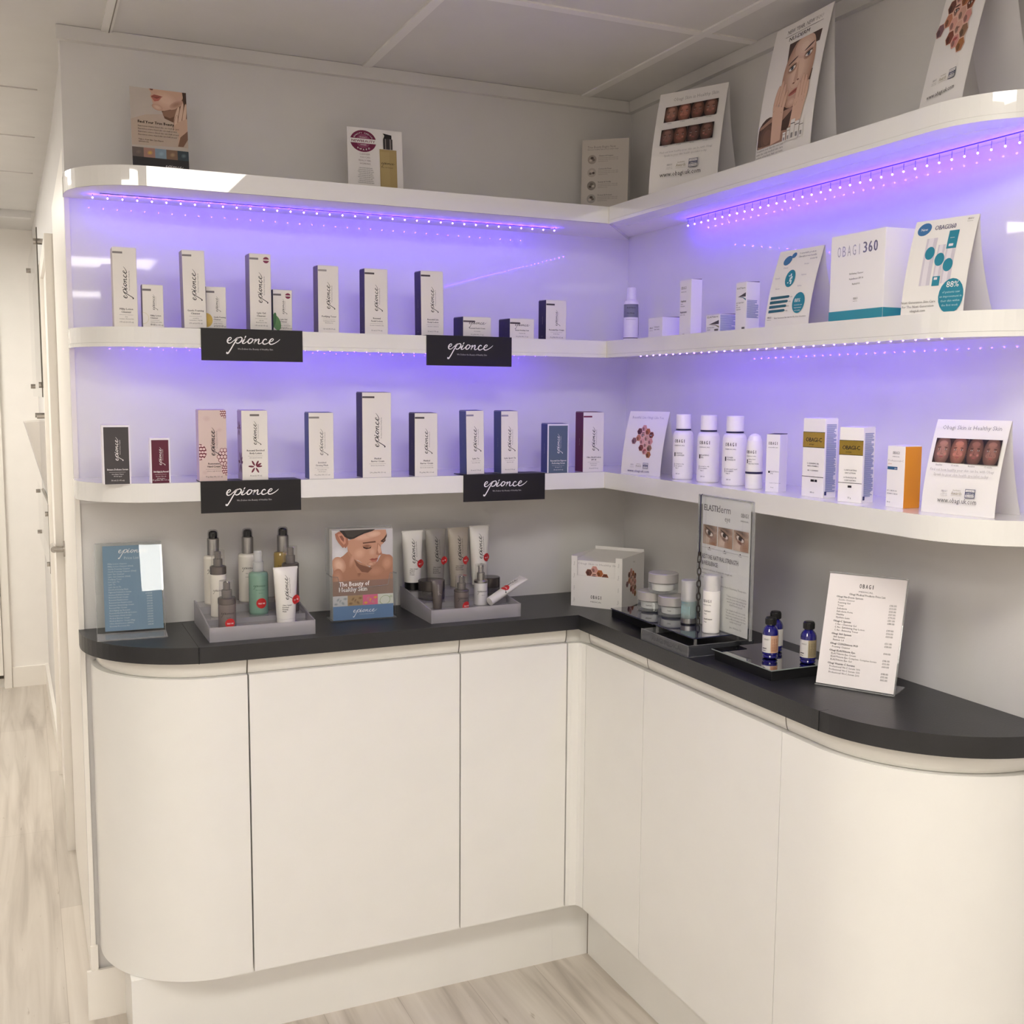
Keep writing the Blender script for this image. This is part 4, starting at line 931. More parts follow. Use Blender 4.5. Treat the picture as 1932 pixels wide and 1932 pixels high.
def dr_woman(c):
    w, h = c.w, c.h; x0, x1, y0, y1 = w * .02, w * .90, h * .12, h * .84; W, H = x1 - x0, y1 - y0; cl = (x0, y0, x1, y1)
    X = lambda u: x0 + u * W
    Y = lambda v: y0 + v * H
    c.text('NEW YEAR, NEW YOU', w * .55, h * .925, .0115, P_('#8a8686'), 'c', w * .62); c.rect(w * .22, h * .905, w * .88, h * .908, INKG); c.text('NU-DERM', w * .48, h * .865, .0110, P_('#5d5859'), 'c', w * .36, True)
    c.poly([(X(.36), Y(.98)), (X(.40), Y(.70)), (X(.45), Y(.55)), (X(.95), Y(.52)), (X(1.), Y(1.)), (X(.36), Y(1.))], P_('#4a3a34'))
    c.soft(X(.20), Y(.10), W * .24, H * .20, '#7a5c50', '#4c3a35', .3, 4, cl); c.poly([(X(.02), Y(0)), (X(.02), Y(.22)), (X(.30), Y(.30)), (X(.85), Y(.32)), (X(.86), Y(0))], P_('#a38172'))
    c.poly([(X(.38), Y(.30)), (X(.42), Y(.12)), (X(.62), Y(.10)), (X(.74), Y(.30)), (X(.72), Y(.44)), (X(.42), Y(.44))], P_('#4e3a34'))
    c.soft(X(.66), Y(.68), W * .30, H * .37, '#d9bba8', '#b08c7a', -.16, 7, cl, 30)
    c.soft(X(.72), Y(.90), W * .20, H * .12, '#ddc3b3', '#cfae9c', -.1, 4, cl)
    for ex, ey in ((.53, .72), (.83, .80)):
        c.soft(X(ex), Y(ey), W * .10, H * .048, '#6a4a42', '#b79482', .25, 4, cl); c.ell(X(ex), Y(ey), W * .065, H * .02, P_('#e3dcd6'), .25, 14, cl); c.ell(X(ex), Y(ey), W * .028, H * .02, P_('#5a6a78'), 0, 12, cl); c.ell(X(ex), Y(ey), W * .012, H * .009, P_('#1e1a1a'), 0, 8, cl)
        c.ell(X(ex), Y(ey + .02), W * .075, H * .007, P_('#2e221f'), .28, 12, cl); c.ell(X(ex - .01), Y(ey + .075), W * .10, H * .010, P_('#54403a'), .38, 12, cl)
    c.poly([(X(.65), Y(.78)), (X(.61), Y(.58)), (X(.65), Y(.545)), (X(.69), Y(.60))], P_('#c3a08e')); c.ell(X(.62), Y(.555), W * .022, H * .009, P_('#7c5548'), 0, 8, cl); c.ell(X(.70), Y(.575), W * .022, H * .009, P_('#7c5548'), 0, 8, cl)
    c.ell(X(.66), Y(.465), W * .11, H * .024, P_('#a8625a'), .22, 16, cl); c.ell(X(.66), Y(.468), W * .10, H * .005, P_('#6e3b38'), .22, 12, cl)
    c.soft(X(.64), Y(.37), W * .10, H * .05, '#d3b3a0', '#c09c8a', 0, 3, cl)
    hs, hd = P_('#d3b09c'), P_('#b18b78')
    for (xa, ya, xb, yb, rr) in ((.40, .62, .34, .36, .035), (.46, .58, .41, .34, .035), (.34, .58, .28, .34, .032), (.52, .50, .46, .30, .03), (.82, .60, .80, .34, .033), (.88, .58, .87, .34, .032), (.76, .54, .73, .32, .032), (.93, .52, .92, .34, .028)):
        cx, cy = (xa + xb) / 2, (ya + yb) / 2; L = sqrt(((xa - xb) * W) ** 2 + ((ya - yb) * H) ** 2) / 2
        a = atan2((ya - yb) * H, (xa - xb) * W); c.ell(X(cx), Y(cy), L * 1.08, W * rr * 1.25, hd, a, 16, cl); c.ell(X(cx), Y(cy), L * 1.05, W * rr, hs, a, 16, cl)
    c.poly([(X(.26), Y(.40)), (X(.50), Y(.34)), (X(.50), Y(.02)), (X(.30), Y(.0))], hs); c.poly([(X(.70), Y(.38)), (X(.95), Y(.40)), (X(.88), Y(.16)), (X(.66), Y(.12))], hs)
    c.rect(x0, h * .12, x0 + W * .0, h * .12, PAPER)
    for i, (px, pw, ph) in enumerate(((.58, .05, .10), (.66, .05, .13), (.74, .07, .20), (.83, .07, .17), (.92, .06, .15))):
        c.rect(X(px) - W * pw * .6, Y(-.02), X(px) + W * pw * .6, Y(-.02 + ph), P_('#dedbd8')); c.rect(X(px) - W * pw * .6, Y(-.02 + ph * .78), X(px) + W * pw * .6, Y(-.02 + ph * .82), P_('#3a383a')); c.rect(X(px) - W * pw * .3, Y(.0), X(px) + W * pw * .3, Y(.01 + ph * .2), P_('#8d8a8a'))
    for i, s_ in enumerate(('Transform your skin this new year', 'with the only medical skin care', 'system of its kind. Ask our team', 'how it can help you today')): c.text(s_, w * .03, h * (.095 - .024 * i), .0056, INKG, 'l', w * .50)
tent_card('large white showcard with portrait of a woman holding her cheeks, top shelf', 1, (-.145, -.734), -4.1, .180, .042, .262, .058, dr_woman)
def dr_hex(c):
    w, h = c.w, c.h
    hexface(c, w * .38, h * .617, .0125)
    award_row(c, w * .47, h * .17, .0095); c.text('www.obagi.uk.com', w * .48, h * .095, .0105, INK, 'c', w * .62)
tent_card('white showcard with hexagon face mosaic cut off by the picture edge, top shelf, far right', 1, (-.125, -1.140), -14, .125, .070, .300, .125, dr_hex, pw=1.15)

# ---- single cards on the top shelf, left run
def card(name, label, loc, rz, w, h, lean, draw, th=.0012, group=None, poly=None):
    t = thing(name, label, 'card', loc, rz, group); t.rotation_euler = (-lean, 0, rz)
    b = MB().box(0, w, 0, th, 0, h, PAPER); draw(Canvas(b, plane((0, 0, 0), (1, 0, 0), (0, 0, 1)), w, h)); b.build('printed_card', t)
    k = MB(); k.add([(w * .35, th, 0), (w * .65, th, 0), (w * .5, th, h * .7), (w * .35, .032, .0), (w * .65, .032, .0)], [(0, 2, 3), (1, 4, 2), (2, 4, 3)], M('#cfccc8', .6, .2, name='board_back')); k.build('strut', t)
    return t
def dr_chin(c):
    w, h = c.w, c.h; cl = (0, 0, w, h)
    G = lambda X, Y: (min(max(w * (X - 955) / 410, 0), w), min(max(h * (1 - (Y - 632 - (X - 955) * .15) / 618), 0), h))
    Q = lambda pts, col: c.poly([G(*p) for p in pts], P_(col))
    c.rect(0, 0, w, h, P_('#b9b0a8'))
    Q([(955, 860), (1060, 835), (1190, 838), (1250, 880), (1366, 900), (1366, 1090), (955, 1040)], '#b8a799')
    Q([(1180, 815), (1200, 870), (1260, 900), (1366, 880), (1366, 700), (1300, 780)], '#6f5242')
    Q([(1185, 822), (1190, 850), (1240, 870), (1290, 850), (1300, 800)], '#8d6c5a')
    Q([(1090, 640), (1098, 665), (1110, 690), (1100, 706), (1112, 735), (1120, 765), (1138, 798), (1160, 812), (1200, 816), (1260, 805), (1320, 770), (1355, 700), (1366, 690), (1366, 620), (1090, 580)], '#c4a28e')
    c.soft(*G(1215, 740), w * .24, h * .10, '#d2b3a0', '#c4a28e', -.3, 5, cl); c.soft(*G(1150, 788), w * .10, h * .035, '#cdae9b', '#bb9885', -.3, 4, cl)
    c.soft(*G(1290, 775), w * .14, h * .035, '#a5826e', '#bb9885', .5, 4, cl)
    Q([(1108, 706), (1130, 697), (1150, 702), (1195, 716), (1150, 722), (1110, 718)], '#96564e'); Q([(1112, 720), (1150, 724), (1185, 720), (1160, 744), (1130, 746)], '#b0695f'); Q([(1110, 716), (1150, 721), (1193, 716), (1150, 726)], '#6b3833')
    Q([(1098, 652), (1125, 655), (1120, 668), (1104, 664)], '#6e4a3e')
    Q([(1336, 690), (1366, 690), (1366, 800), (1345, 770)], '#45342d')
    for a_, b_, r_ in (((1272, 905), (1305, 800), 11), ((1300, 940), (1335, 778), 12), ((1330, 960), (1358, 790), 12), ((1270, 955), (1290, 860), 11)):
        A, B = G(*a_), G(*b_); an = atan2(B[1] - A[1], B[0] - A[0]); L_ = sqrt((B[0] - A[0]) ** 2 + (B[1] - A[1]) ** 2) * .6
        mx, my = (A[0] + B[0]) / 2, (A[1] + B[1]) / 2
        c.ell(mx, my, L_ * 1.03, w * r_ / 410 * 1.25, P_('#8f6f5d'), an, 16, cl); c.ell(mx, my, L_, w * r_ / 410, P_('#cfb3a0'), an, 16, cl)
    Q([(1262, 930), (1300, 900), (1366, 880), (1366, 985), (1320, 1030), (1290, 1070), (1300, 985)], '#c3a490')
    Q([(1290, 1075), (1310, 1010), (1366, 970), (1366, 1030), (1330, 1080)], '#7c5d4c')
    c.text('Find Your True Beauty', w * .12, h * .595, .0082, P_('#3a2f2b'), 'l', w * .64, True)
    for i in range(4): c.text('Experience science based skin care built around', w * .12, h * (.555 - .033 * i), .0040, P_('#4c403b'), 'l', w * (.72 - .04 * (i % 2)))
    c.text('Talk to Your Skin Care Expert', w * .12, h * .40, .0044, P_('#3a2f2b'), 'l', w * .44); c.text('epionce.com', w * .12, h * .378, .004, P_('#3a2f2b'), 'l')
    for i, col in enumerate(('#6b5f5a', '#a07c72', '#8296a6', '#7f6554', '#3c474f')): c.rect(w * i / 5, h * .205, w * (i + 1) / 5, h * .315, P_(col)); c.soft(w * (i + .55) / 5, h * .26, w * .07, h * .035, ('#7a6a62', '#c9a35a', '#8fa4b6', '#a0886a', '#5d6c76')[i], col, .4, 3, (w * i / 5, h * .205, w * (i + 1) / 5, h * .315))
    c.rect(0, 0, w, h * .205, P_('#343234')); c.logo(w * .74, h * .115, w * .32, P_('#d6d2d4'))
card('printed_card_stand', 'card with woman\'s chin and fingers over a dark base band, top shelf far left', (-1.257, -.115, ZS[1]), radians(2), .114, .182, radians(6), dr_chin)
def dr_award(c):
    w, h = c.w, c.h; pl = P_('#6e2344'); p2 = P_('#8a4a66'); cx, cy = w * .29, h * .80
    c.ell(cx, cy, w * .235, h * .165, pl, 0, 32); c.ell(cx, cy, w * .125, h * .105, p2, 0, 26)
    c.rect(cx - w * .24, cy - h * .032, cx + w * .24, cy + h * .036, PAPER); c.text('NEWBEAUTY', cx, cy - h * .018, .0078, pl, 'c', w * .42, True)
    n = 'BEAUTY CHOICE'
    for i, ch in enumerate(n):
        a = radians(152 - 124 * i / (len(n) - 1)); c.text(ch, cx + w * .18 * cos(a), cy + h * .125 * sin(a) - .002, .0050, INKW, 'c')
    for i, ch in enumerate('AWARD'):
        a = radians(236 + 68 * i / 4); c.text(ch, cx + w * .18 * cos(a), cy + h * .135 * sin(a) - .001, .0055, INKW, 'c', None, True)
    c.text('PRODUCT', cx, cy + h * .048, .0036, INKW, 'c'); c.text('WINNER', cx, cy - h * .065, .0036, INKW, 'c')
    for i, s_ in enumerate(('CLEANSER', 'YOU CAN', 'REALLY FEEL', 'WORKING')): c.text(s_, w * .31, h * (.59 - .048 * i), .0052, P_('#9a8a88'), 'c')
    for i in range(9): c.text('Purifies and refreshes skin with a gentle', w * .32, h * (.385 - .028 * i), .0034, INK, 'c', w * (.24 + .05 * ((i * 7) % 3) / 2))
    c.text('NEWBEAUTY', w * .32, h * .035, .0065, INK, 'c', w * .30, True)
    bx = w * .735
    c.rect(bx - w * .155, 0, bx + w * .155, h * .70, P_('#a3895a')); c.rect(bx - w * .15, h * .005, bx + w * .15, h * .695, P_('#ab9666')); c.rect(bx - w * .14, 0, bx + w * .02, h * .66, P_('#b09c6c'))
    c.rect(bx - w * .085, h * .705, bx + w * .085, h * .865, P_('#3c3739')); c.rect(bx - w * .05, h * .705, bx - w * .035, h * .865, P_('#8d8684')); c.rect(bx + w * .035, h * .705, bx + w * .055, h * .865, P_('#8d8684'))
    c.poly([(bx - w * .08, h * .865), (bx + w * .07, h * .865), (bx + w * .07, h * .925), (bx - w * .09, h * .945), (bx - w * .06, h * .91)], P_('#242022'))
    c.logo(bx, h * .48, w * .25, INK); c.text('Lytic Gel Cleanser', bx - w * .02, h * .42, .0036, INK, 'c')
card('award_card', 'white card with plum award seal and amber pump bottle picture, top shelf', (-.797, -.115, ZS[1]), radians(-1), .129, .148, radians(5), dr_award)
def dr_steps(c):
    w, h = c.w, c.h; m = P_('#857c78')
    c.rect(0, 0, w, h, P_('#c9c2bb'))
    c.text('True Beauty Begins Now', w * .42, h * .89, .0085, m, 'c', w * .60); c.text('Discover healthy skin in four simple steps', w * .45, h * .865, .0045, INKG, 'c', w * .66)
    for i, s_ in enumerate(('Cleanse & Prepare', 'Correct & Treat', 'Renew & Fortify', 'Protect & Prevent')):
        y = h * (.745 - .17 * i); c.ell(w * .22, y, w * .095, w * .095, P_(('#a59a92', '#b5aca4', '#8f8780', '#a8a29c')[i]), 0, 22)
        for q, (dx, dd, rr) in enumerate(((0, .03, .035), (-.03, -.02, .03), (.035, -.01, .03))): c.ell(w * (.22 + dx), y + w * dd, w * rr, w * rr * .8, P_(('#5a504a', '#c8beb4', '#756b64')[(q + i) % 3]), 0, 10)
        c.text(s_, w * .36, y + h * .035, .0050, INKG, 'l', None, True)
        for k_ in range(3): c.text('Botanical formulas help to restore skin', w * .36, y + h * (.010 - .022 * k_), .0040, m, 'l', w * (.42 if k_ < 2 else .2))
    c.text('Healthy Skin Starts Today', w * .40, h * .10, .0070, m, 'c', w * .56)
card('leaflet_card', 'beige leaflet with four small round pictures, set diagonally in the top shelf corner', (-.172, -.048, ZS[1]), radians(-41), .120, .192, radians(3), dr_steps)
# ================================================================ things on the worktop
ZW = WT + .0002
RED = M('#c32a2c', .45, .4, name='red_sticker')
def sticker(t, fn, r=.011, n='sticker', txt='TRY ME'):
    b = MB(); c = Canvas(b, fn, .03, .03, .0006, .004); c.ell(0, 0, r, r, RED, 0, 24); c.text(txt, 0, -r * .2, r * .42, INKW, 'c', r * 1.35, True)
    # rim gives it a body
    o = b.build(n, t); o['label'] = 'round red sticker with white letters'
def facing(x, y):  return atan2(CAMP[1] - y, CAMP[0] - x)
# ---- slanted price list in a clear holder, left end
t = thing('price_list_stand', 'clear acrylic stand with blue-grey price list, left end of worktop', 'price list stand', (-1.360, -.150, ZW), radians(-2.9))
MB().box(0, .142, 0, .066, 0, .003, ACRE).build('foot', t)
w, h = .140, .199; TL = radians(19.3)
cs, sn = cos(TL), sin(TL)
O = Vector((.001, .066, .003)); U = Vector((1, 0, 0)); V = Vector((0, sn, cs)); Nn = U.cross(V)
def slab(b, x0, x1, v0, v1, n0, n1, m):
    P = [O + U * x + V * v + Nn * n for n in (n0, n1) for v in (v0, v1) for x in (x0, x1)]
    b.add(P, [(0, 2, 3, 1), (4, 5, 7, 6), (0, 1, 5, 4), (2, 6, 7, 3), (0, 4, 6, 2), (1, 3, 7, 5)], m)
b = MB(); slab(b, 0, w, 0, h, -.0022, -.0004, ACR); slab(b, 0, w, .002, h, .0008, .0022, ACR); slab(b, 0, w, h, h + .0016, -.0022, .0022, ACRE); slab(b, -.0010, .0, 0, h, -.0022, .0022, ACRE); slab(b, w, w + .001, 0, h, -.0022, .0022, ACRE); b.build('acrylic_pocket', t)
b = MB(); SHB = M('#728da6', .5, .3, name='steel_blue_paper'); slab(b, .016, w - .003, .004, h - .006, -.0002, .0002, SHB)
c = Canvas(b, lambda u, v, e: O + U * (.016 + u) + V * (.004 + v) + Nn * (.0002 + e), .121, .189, .00008)
c.logo(.066, .174, .066, INKW); c.text('Price List', .060, .158, .0085, P_('#b9c6d2'), 'c')
items = ['Milky Lotion Cleanser', 'Milky Lotion Cleanser (30ml)', 'Gentle Foaming Cleanser', 'Gentle Foaming Cleanser (30ml)', 'Lytic Gel Cleanser', 'Lytic Gel Cleanser (30ml)', 'Purifying Toner', 'Lite Lytic Tx', 'Lytic Tx', 'Lytic Sport Tx', 'Enriched Firming Mask', 'Pigment Perfection Serum', 'Intense Defense Serum', 'Renewal Facial Cream', 'Renewal Facial Lotion', 'Renewal Lite Facial Lotion', 'Intensive Nourishing Cream', 'Renewal Eye Cream', 'Anti-Aging Lip Renewal', 'Renewal Enriched Body Lotion', 'Restorative Hand Cream', 'Medical Barrier Cream', 'Medical Barrier Cream (75g)', 'Ultra Shield Lotion (SPF50)', 'Essential Recovery Kit']
pr_ = [32, 12, 32, 12, 32, 12, 28, 54, 54, 54, 34, 94, 109, 90, 77, 74, 91, 56, 26, 32, 35, 50, 19, 40, 28]
for i, s_ in enumerate(items):
    y = .147 - i * .00575; c.text(s_, .010, y, .0045, P_('#cbd5de'), 'l'); c.text('£%d.%02d' % (pr_[i], (50 if i % 3 else 0)), .100, y, .0043, P_('#cbd5de'), 'r')
b.build('price_sheet', t)

# ---- frosted stepped risers
def riser(label, x0):
    t = thing('stepped_riser', label, 'display riser', (x0, -.248, ZW), 0, 'frosted acrylic risers')
    w, d = .226, .222
    MB().box(.003, w - .003, 0, .003, 0, .031, FROST).build('front_lip', t)
    for x in (0, w - .003):
        b = MB(); s = [(0, 0), (0, .032), (.035, .034), (.195, .052), (d, .052), (d, 0)]
        b.add([(x, a, z) for a, z in s] + [(x + .003, a, z) for a, z in s], [(5, 4, 3, 2, 1, 0), (6, 7, 8, 9, 10, 11)] + [(i, (i + 1) % 6, 6 + (i + 1) % 6, 6 + i) for i in range(6)], FROST); b.build('side_panel', t)
    for y0, y1, z in ((.003, .080, .021), (.080, .152, .032), (.152, d - .001, .048)):
        MB().box(.003, w - .003, y0, y1, z - .003, z, FROST).build('step', t)
    for y, z0, z1 in ((.080, .021, .029), (.152, .032, .045)): MB().box(.003, w - .003, y, y + .002, z0, z1, FROST).build('step_riser', t)
    return t
riser('frosted stepped riser holding pump bottles and a white tube, by the price list', -1.1445)
riser('frosted stepped riser holding upright tubes and dark jars, right of the brochure holder', -.6495)
Z3, Z2, Z1_ = ZW + .0482, ZW + .0322, ZW + .0212
CREAMP = M('#dcd7ce', .35, .5, name='ivory_plastic'); AMBER = M('#a2884a', .12, .6, 0, .6, name='amber_gel')
def tall_pump(label, x, y, body, ink=INK):
    t = thing('pump_bottle', label, 'bottle', (x, y, Z3), 0, 'tall pump bottles on the left riser')
    r = .0215
    b = MB(); b.lathe([(r * .92, 0), (r, .003), (r, .104), (r * .94, .109), (.013, .111)], body, 32)
    c = Canvas(b, cyl(r, 0, -pi / 2), .04, .1, .0002); c.logo(0, .078, .034, ink); c.text('Milky Lotion', -.002, .066, .0028, ink, 'c'); c.text('CLEANSER', -.004, .058, .0028, ink, 'c'); b.build('bottle_body', t)
    MB().lathe([(.0128, .1105), (.0132, .1115), (.0132, .1475), (.012, .149)], SILVER, 28).build('silver_collar', t)
    b = MB(); b.lathe([(.0095, .149), (.0095, .1585), (.0088, .163), (.005, .1655), (0, .166)], DKPLAS, 24); b.box(-.004, .004, -.0125, -.004, .153, .1605, DKPLAS); b.build('pump_head', t)
    MB().lathe([(.0122, .149), (.0120, .160), (.0105, .1665), (.006, .1688), (0, .169)], clear('smoky_cap', (.8, .8, .82)), 24).build('clear_overcap', t)
tall_pump('tall white pump bottle with silver collar, back left of the left riser', -1.104, -.060, CREAMP)
tall_pump('tall white pump bottle with silver collar, middle of back row on left riser', -1.027, -.060, CREAMP)
tall_pump('tall pump bottle of golden liquid, back right of the left riser', -.946, -.060, AMBER)
def airless(label, x, y, z, r, hb, hc, ht, body, collar, ink=INK, stick=None, capr=None, group='airless pumps with clear caps'):
    """straight bottle, metal shoulder ring, inner pump under a clear cap"""
    t = thing('airless_pump', label, 'bottle', (x, y, z), 0, group)
    b = MB(); b.lathe([(r * .96, 0), (r, .0015), (r, hb)], body, 30)
    c = Canvas(b, cyl(r, 0, -pi / 2), .04, .1, .0002); c.logo(0, hb * .62, r * 1.7, ink); c.text('Renewal', 0, hb * .45, .0026, ink, 'c'); b.build('bottle_body', t)
    MB().lathe([(r * 1.0, hb), (r * 1.03, hb + .001), (r * 1.03, hc - .002), (r * .95, hc)], collar, 30).build('shoulder_ring', t)
    b = MB(); k = ht - hc
    b.lathe([(r * .58, hc), (r * .58, hc + k * .45), (r * .40, hc + k * .48), (r * .40, hc + k * .88), (r * .36, hc + k * .92), (0, hc + k * .92)], collar, 24); b.box(-r * .12, r * .12, -r * .62, -r * .3, hc + k * .70, hc + k * .84, collar); b.build('pump_head', t)
    cr = capr or r * .86
    MB().lathe([(cr, hc), (cr, ht - .0015), (cr * .96, ht), (0, ht)], CAPC, 28).build('clear_cap', t)
    if stick: sticker(t, cyl(r * 1.02, stick, -pi / 2 + (.35 if x > -1.0 else .15)), .0105)
PEW = M('#6f6866', .25, .5, .6, name='pewter_plastic'); GRB = M('#6e6463', .22, .5, 0, .4, name='grey_brown_glass')
airless('white airless pump with pewter ring, middle row left on left riser', -1.105, -.128, Z2, .0172, .094, .112, .147, CREAMP, PEW)
airless('grey-brown airless pump with red sticker, front left of the left riser', -1.100, -.205, Z1_, .0188, .052, .066, .102, GRB, PEW, INK, .012)
airless('dark pump with clear cap, half hidden behind the front white tube', -.945, -.130, Z2, .0185, .100, .110, .148, M('#5a504f', .22, .5, 0, .4, name='dark_brown_plastic'), PEW)
t = thing('spray_bottle', 'green translucent spray bottle with frosted cap and red sticker', 'bottle', (-1.018, -.132, Z2))
GRN = M('#7d9f90', .12, .6, 0, .5, name='green_lotion'); r = .0215
b = MB(); b.lathe([(r * .93, 0), (r, .004), (r, .087), (r * .93, .093), (r * .62, .0955)], GRN, 32); c = Canvas(b, cyl(r, 0, -pi / 2), .04, .1, .0002); c.logo(0, .064, .030, P_('#27483c')); c.text('Balancing Toner', 0, .055, .003, P_('#27483c'), 'c'); c.text('120 ml', 0, .048, .0028, P_('#27483c'), 'c'); b.build('bottle_body', t)
MILKY = clear('milky_cap', (.9, .9, .9), .45, (.72, .73, .74), .15)
MB().lathe([(.0118, .0955), (.0122, .0965), (.0122, .116), (.0112, .118)], MILKY, 26).build('collar', t); MB().lathe([(.0098, .118), (.0096, .139), (.0085, .142), (0, .1425)], MILKY, 26).build('spray_cap', t)
sticker(t, cyl(r, .026, -pi / 2 + .1), .0115)
def tube(label, x, y, z, hw, ht, body, cap=None, caph=.0, capr=.0, ink=INK, lines=(), stick=None, rz=0, foil=None, group='upright cream tubes', tilt=None, ir=None):
    """squeeze tube standing on its cap: round at the bottom, flat crimp at the top"""
    t = thing('cream_tube', label, 'tube', (x, y, z), rz, group)
    if tilt: t.rotation_euler = tilt
    r0 = ir or hw * .74; N = 12; K = 28; b = MB(); z0 = caph
    def W(v): return r0 + (hw - r0) * v
    def D(v): return max(.0009, r0 * sqrt(max(0, 1 - v ** 1.6)) ) if v < .93 else .0009
    rings = []
    for j in range(N + 1):
        v = j / N; rings.append([(W(v) * cos(2 * pi * i / K), D(v) * sin(2 * pi * i / K), z0 + (ht - z0) * v) for i in range(K)])
    vs = [p for rg in rings for p in rg]
    b.add(vs, [(j * K + i, j * K + (i + 1) % K, (j + 1) * K + (i + 1) % K, (j + 1) * K + i) for j in range(N) for i in range(K)], body, True)
    b.add(vs[:K], [tuple(range(K - 1, -1, -1))], body); b.add(vs[-K:], [tuple(range(K))], body)
    def fn(u, v, e):
        q = min(max((v - z0) / (ht - z0), 0), 1); a = min(abs(u) / W(q), .98)
        return (u, -D(q) * sqrt(1 - a * a) - e, v)
    c = Canvas(b, fn, 2 * hw, ht, .0005)
    c.logo(0, z0 + (ht - z0) * .62, (ht - z0) * .48, ink, True, TAG)
    yy = z0 + (ht - z0) * .26
    for s_ in lines: c.text(s_, -hw * .45, yy, .0038, ink, 'l', None, True); yy -= .0046
    b.build('tube_body', t)
    b = MB(); b.box(-hw, hw, -.0012, .0012, ht - .004, ht + .0005, foil or body); b.build('crimp', t)
    if cap: MB().lathe([(capr * .96, 0), (capr, .001), (capr, caph - .001), (capr * .97, caph)], cap, 28).build('flip_cap', t)
    if stick:
        u0, v0 = stick
        def sf(u, v, e):
            p = fn(u + u0, v + v0, e); return (p[0] if abs(u + u0) < W(.5) else p[0], p[1], p[2])
        sticker(t, sf, .0105)
    return t
WT_ = M('#dedbd6', .3, .5, name='white_tube'); GT = M('#8a8580', .32, .5, name='grey_tube'); BT_ = M('#a59c90', .32, .5, name='beige_tube'); DT = M('#5c5450', .35, .5, name='dark_tube')
tube('white tube with red sticker standing at front of the left riser', -.971, -.195, Z1_, .0275, .122, WT_, WT_, .010, .020, INK, ('Clinic Sample', 'Enriched', 'Firming', 'Mask'), (.020, .050), radians(4))
tube('white tube on black cap with red sticker, first in back row of right riser', -.629, -.058, Z3, .0272, .144, WT_, DKPLAS, .019, .0195, INK, ('Clinic Sample', 'Medical', 'Barrier', 'Cream'), (.017, .064))
tube('grey tube with red sticker, second in back row of right riser', -.569, -.058, Z3, .0272, .1465, GT, GT, .019, .0195, INK, ('Clinic Sample', 'Renewal', 'Enriched', 'Body Lotion'), (.019, .068))
tube('beige tube with red sticker, third in back row of right riser', -.509, -.058, Z3, .0280, .1465, BT_, BT_, .019, .0195, INK, ('Clinic Sample', 'Restorative', 'Hand Cream'), (.016, .066))
tube('white tube with red sticker at right end of back row on right riser', -.452, -.058, Z3, .0268, .149, WT_, WT_, .019, .0185, INK, ('Clinic Sample', 'Ultra Shield'), (.015, .070))
tube('small dark grey tube standing before the dark-lidded jar on right riser', -.609, -.180, Z1_, .0150, .068, DT, DT, .012, .0105, P_('#b9b2ae'), (), None, 0)
DGL = clear('smoky_glass', (.42, .40, .40), .25, (.30, .28, .28)); DLID = M('#4d4745', .2, .6, .5, name='dark_metal_lid')
def jar(label, x, y, z, r, h, hl, lid, glass, inner, group, cat='jar', word=''):
    t = thing('cream_jar', label, cat, (x, y, z), 0, group)
    b = MB(); b.lathe([(r * .93, 0), (r, .0025), (r, hl - .001), (r * .9, hl)], glass, 36); b.build('glass_body', t)
    b = MB(); b.lathe([(r * .45, .004), (r * .74, .007), (r * .80, hl - .002), (r * .74, hl - .001)], inner, 32); c = Canvas(b, cyl(r * .80, 0, facing(x, y) - .3), .04, .03, .0003)
    if word: c.text(word, 0, hl * .55, .0042, INK, 'c', None, True)
    b.build('cream_cup', t)
    MB().lathe([(r * .97, hl), (r * 1.0, hl + .001), (r * 1.0, h - .0015), (r * .95, h), (0, h)], lid, 36).build('screw_lid', t)
    return t
jar('wide dark glass jar behind the small grey tube on right riser', -.599, -.112, Z2, .0325, .046, .022, DLID, DGL, M('#4a4443', .4, .4, name='dark_cup'), 'dark jars on the right riser')
jar('dark glass jar at right end of the right riser, behind the leaning tube', -.447, -.112, Z2, .0265, .044, .020, DLID, DGL, M('#4a4443', .4, .4, name='dark_cup'), 'dark jars on the right riser')
airless('dark brown airless pump with clear cap and red sticker, front of right riser', -.552, -.190, Z1_, .0175, .038, .044, .077, M('#6b605f', .25, .5, 0, .4, name='brown_plastic'), PEW, INK, .006)
airless('silver-white airless pump with clear cap, front right of right riser', -.495, -.172, Z1_, .0165, .053, .060, .098, M('#d5d3d4', .25, .5, .15, .3, name='pearl_plastic'), SILVER, INK, None)
t = tube('white tube lying slanted against the riser, crimped end up, far right of right riser', -.486, -.205, Z1_ + .0115, .0150, .118, WT_, None, 0, 0, INK, (), (.0, .055), 0, None, None, None, .0105)
t.rotation_mode = 'QUATERNION'; t.rotation_quaternion = (Matrix.Rotation(radians(17), 3, 'Z') @ Matrix.Rotation(radians(67), 3, 'Y') @ Matrix.Rotation(radians(-80), 3, 'Z')).to_quaternion()

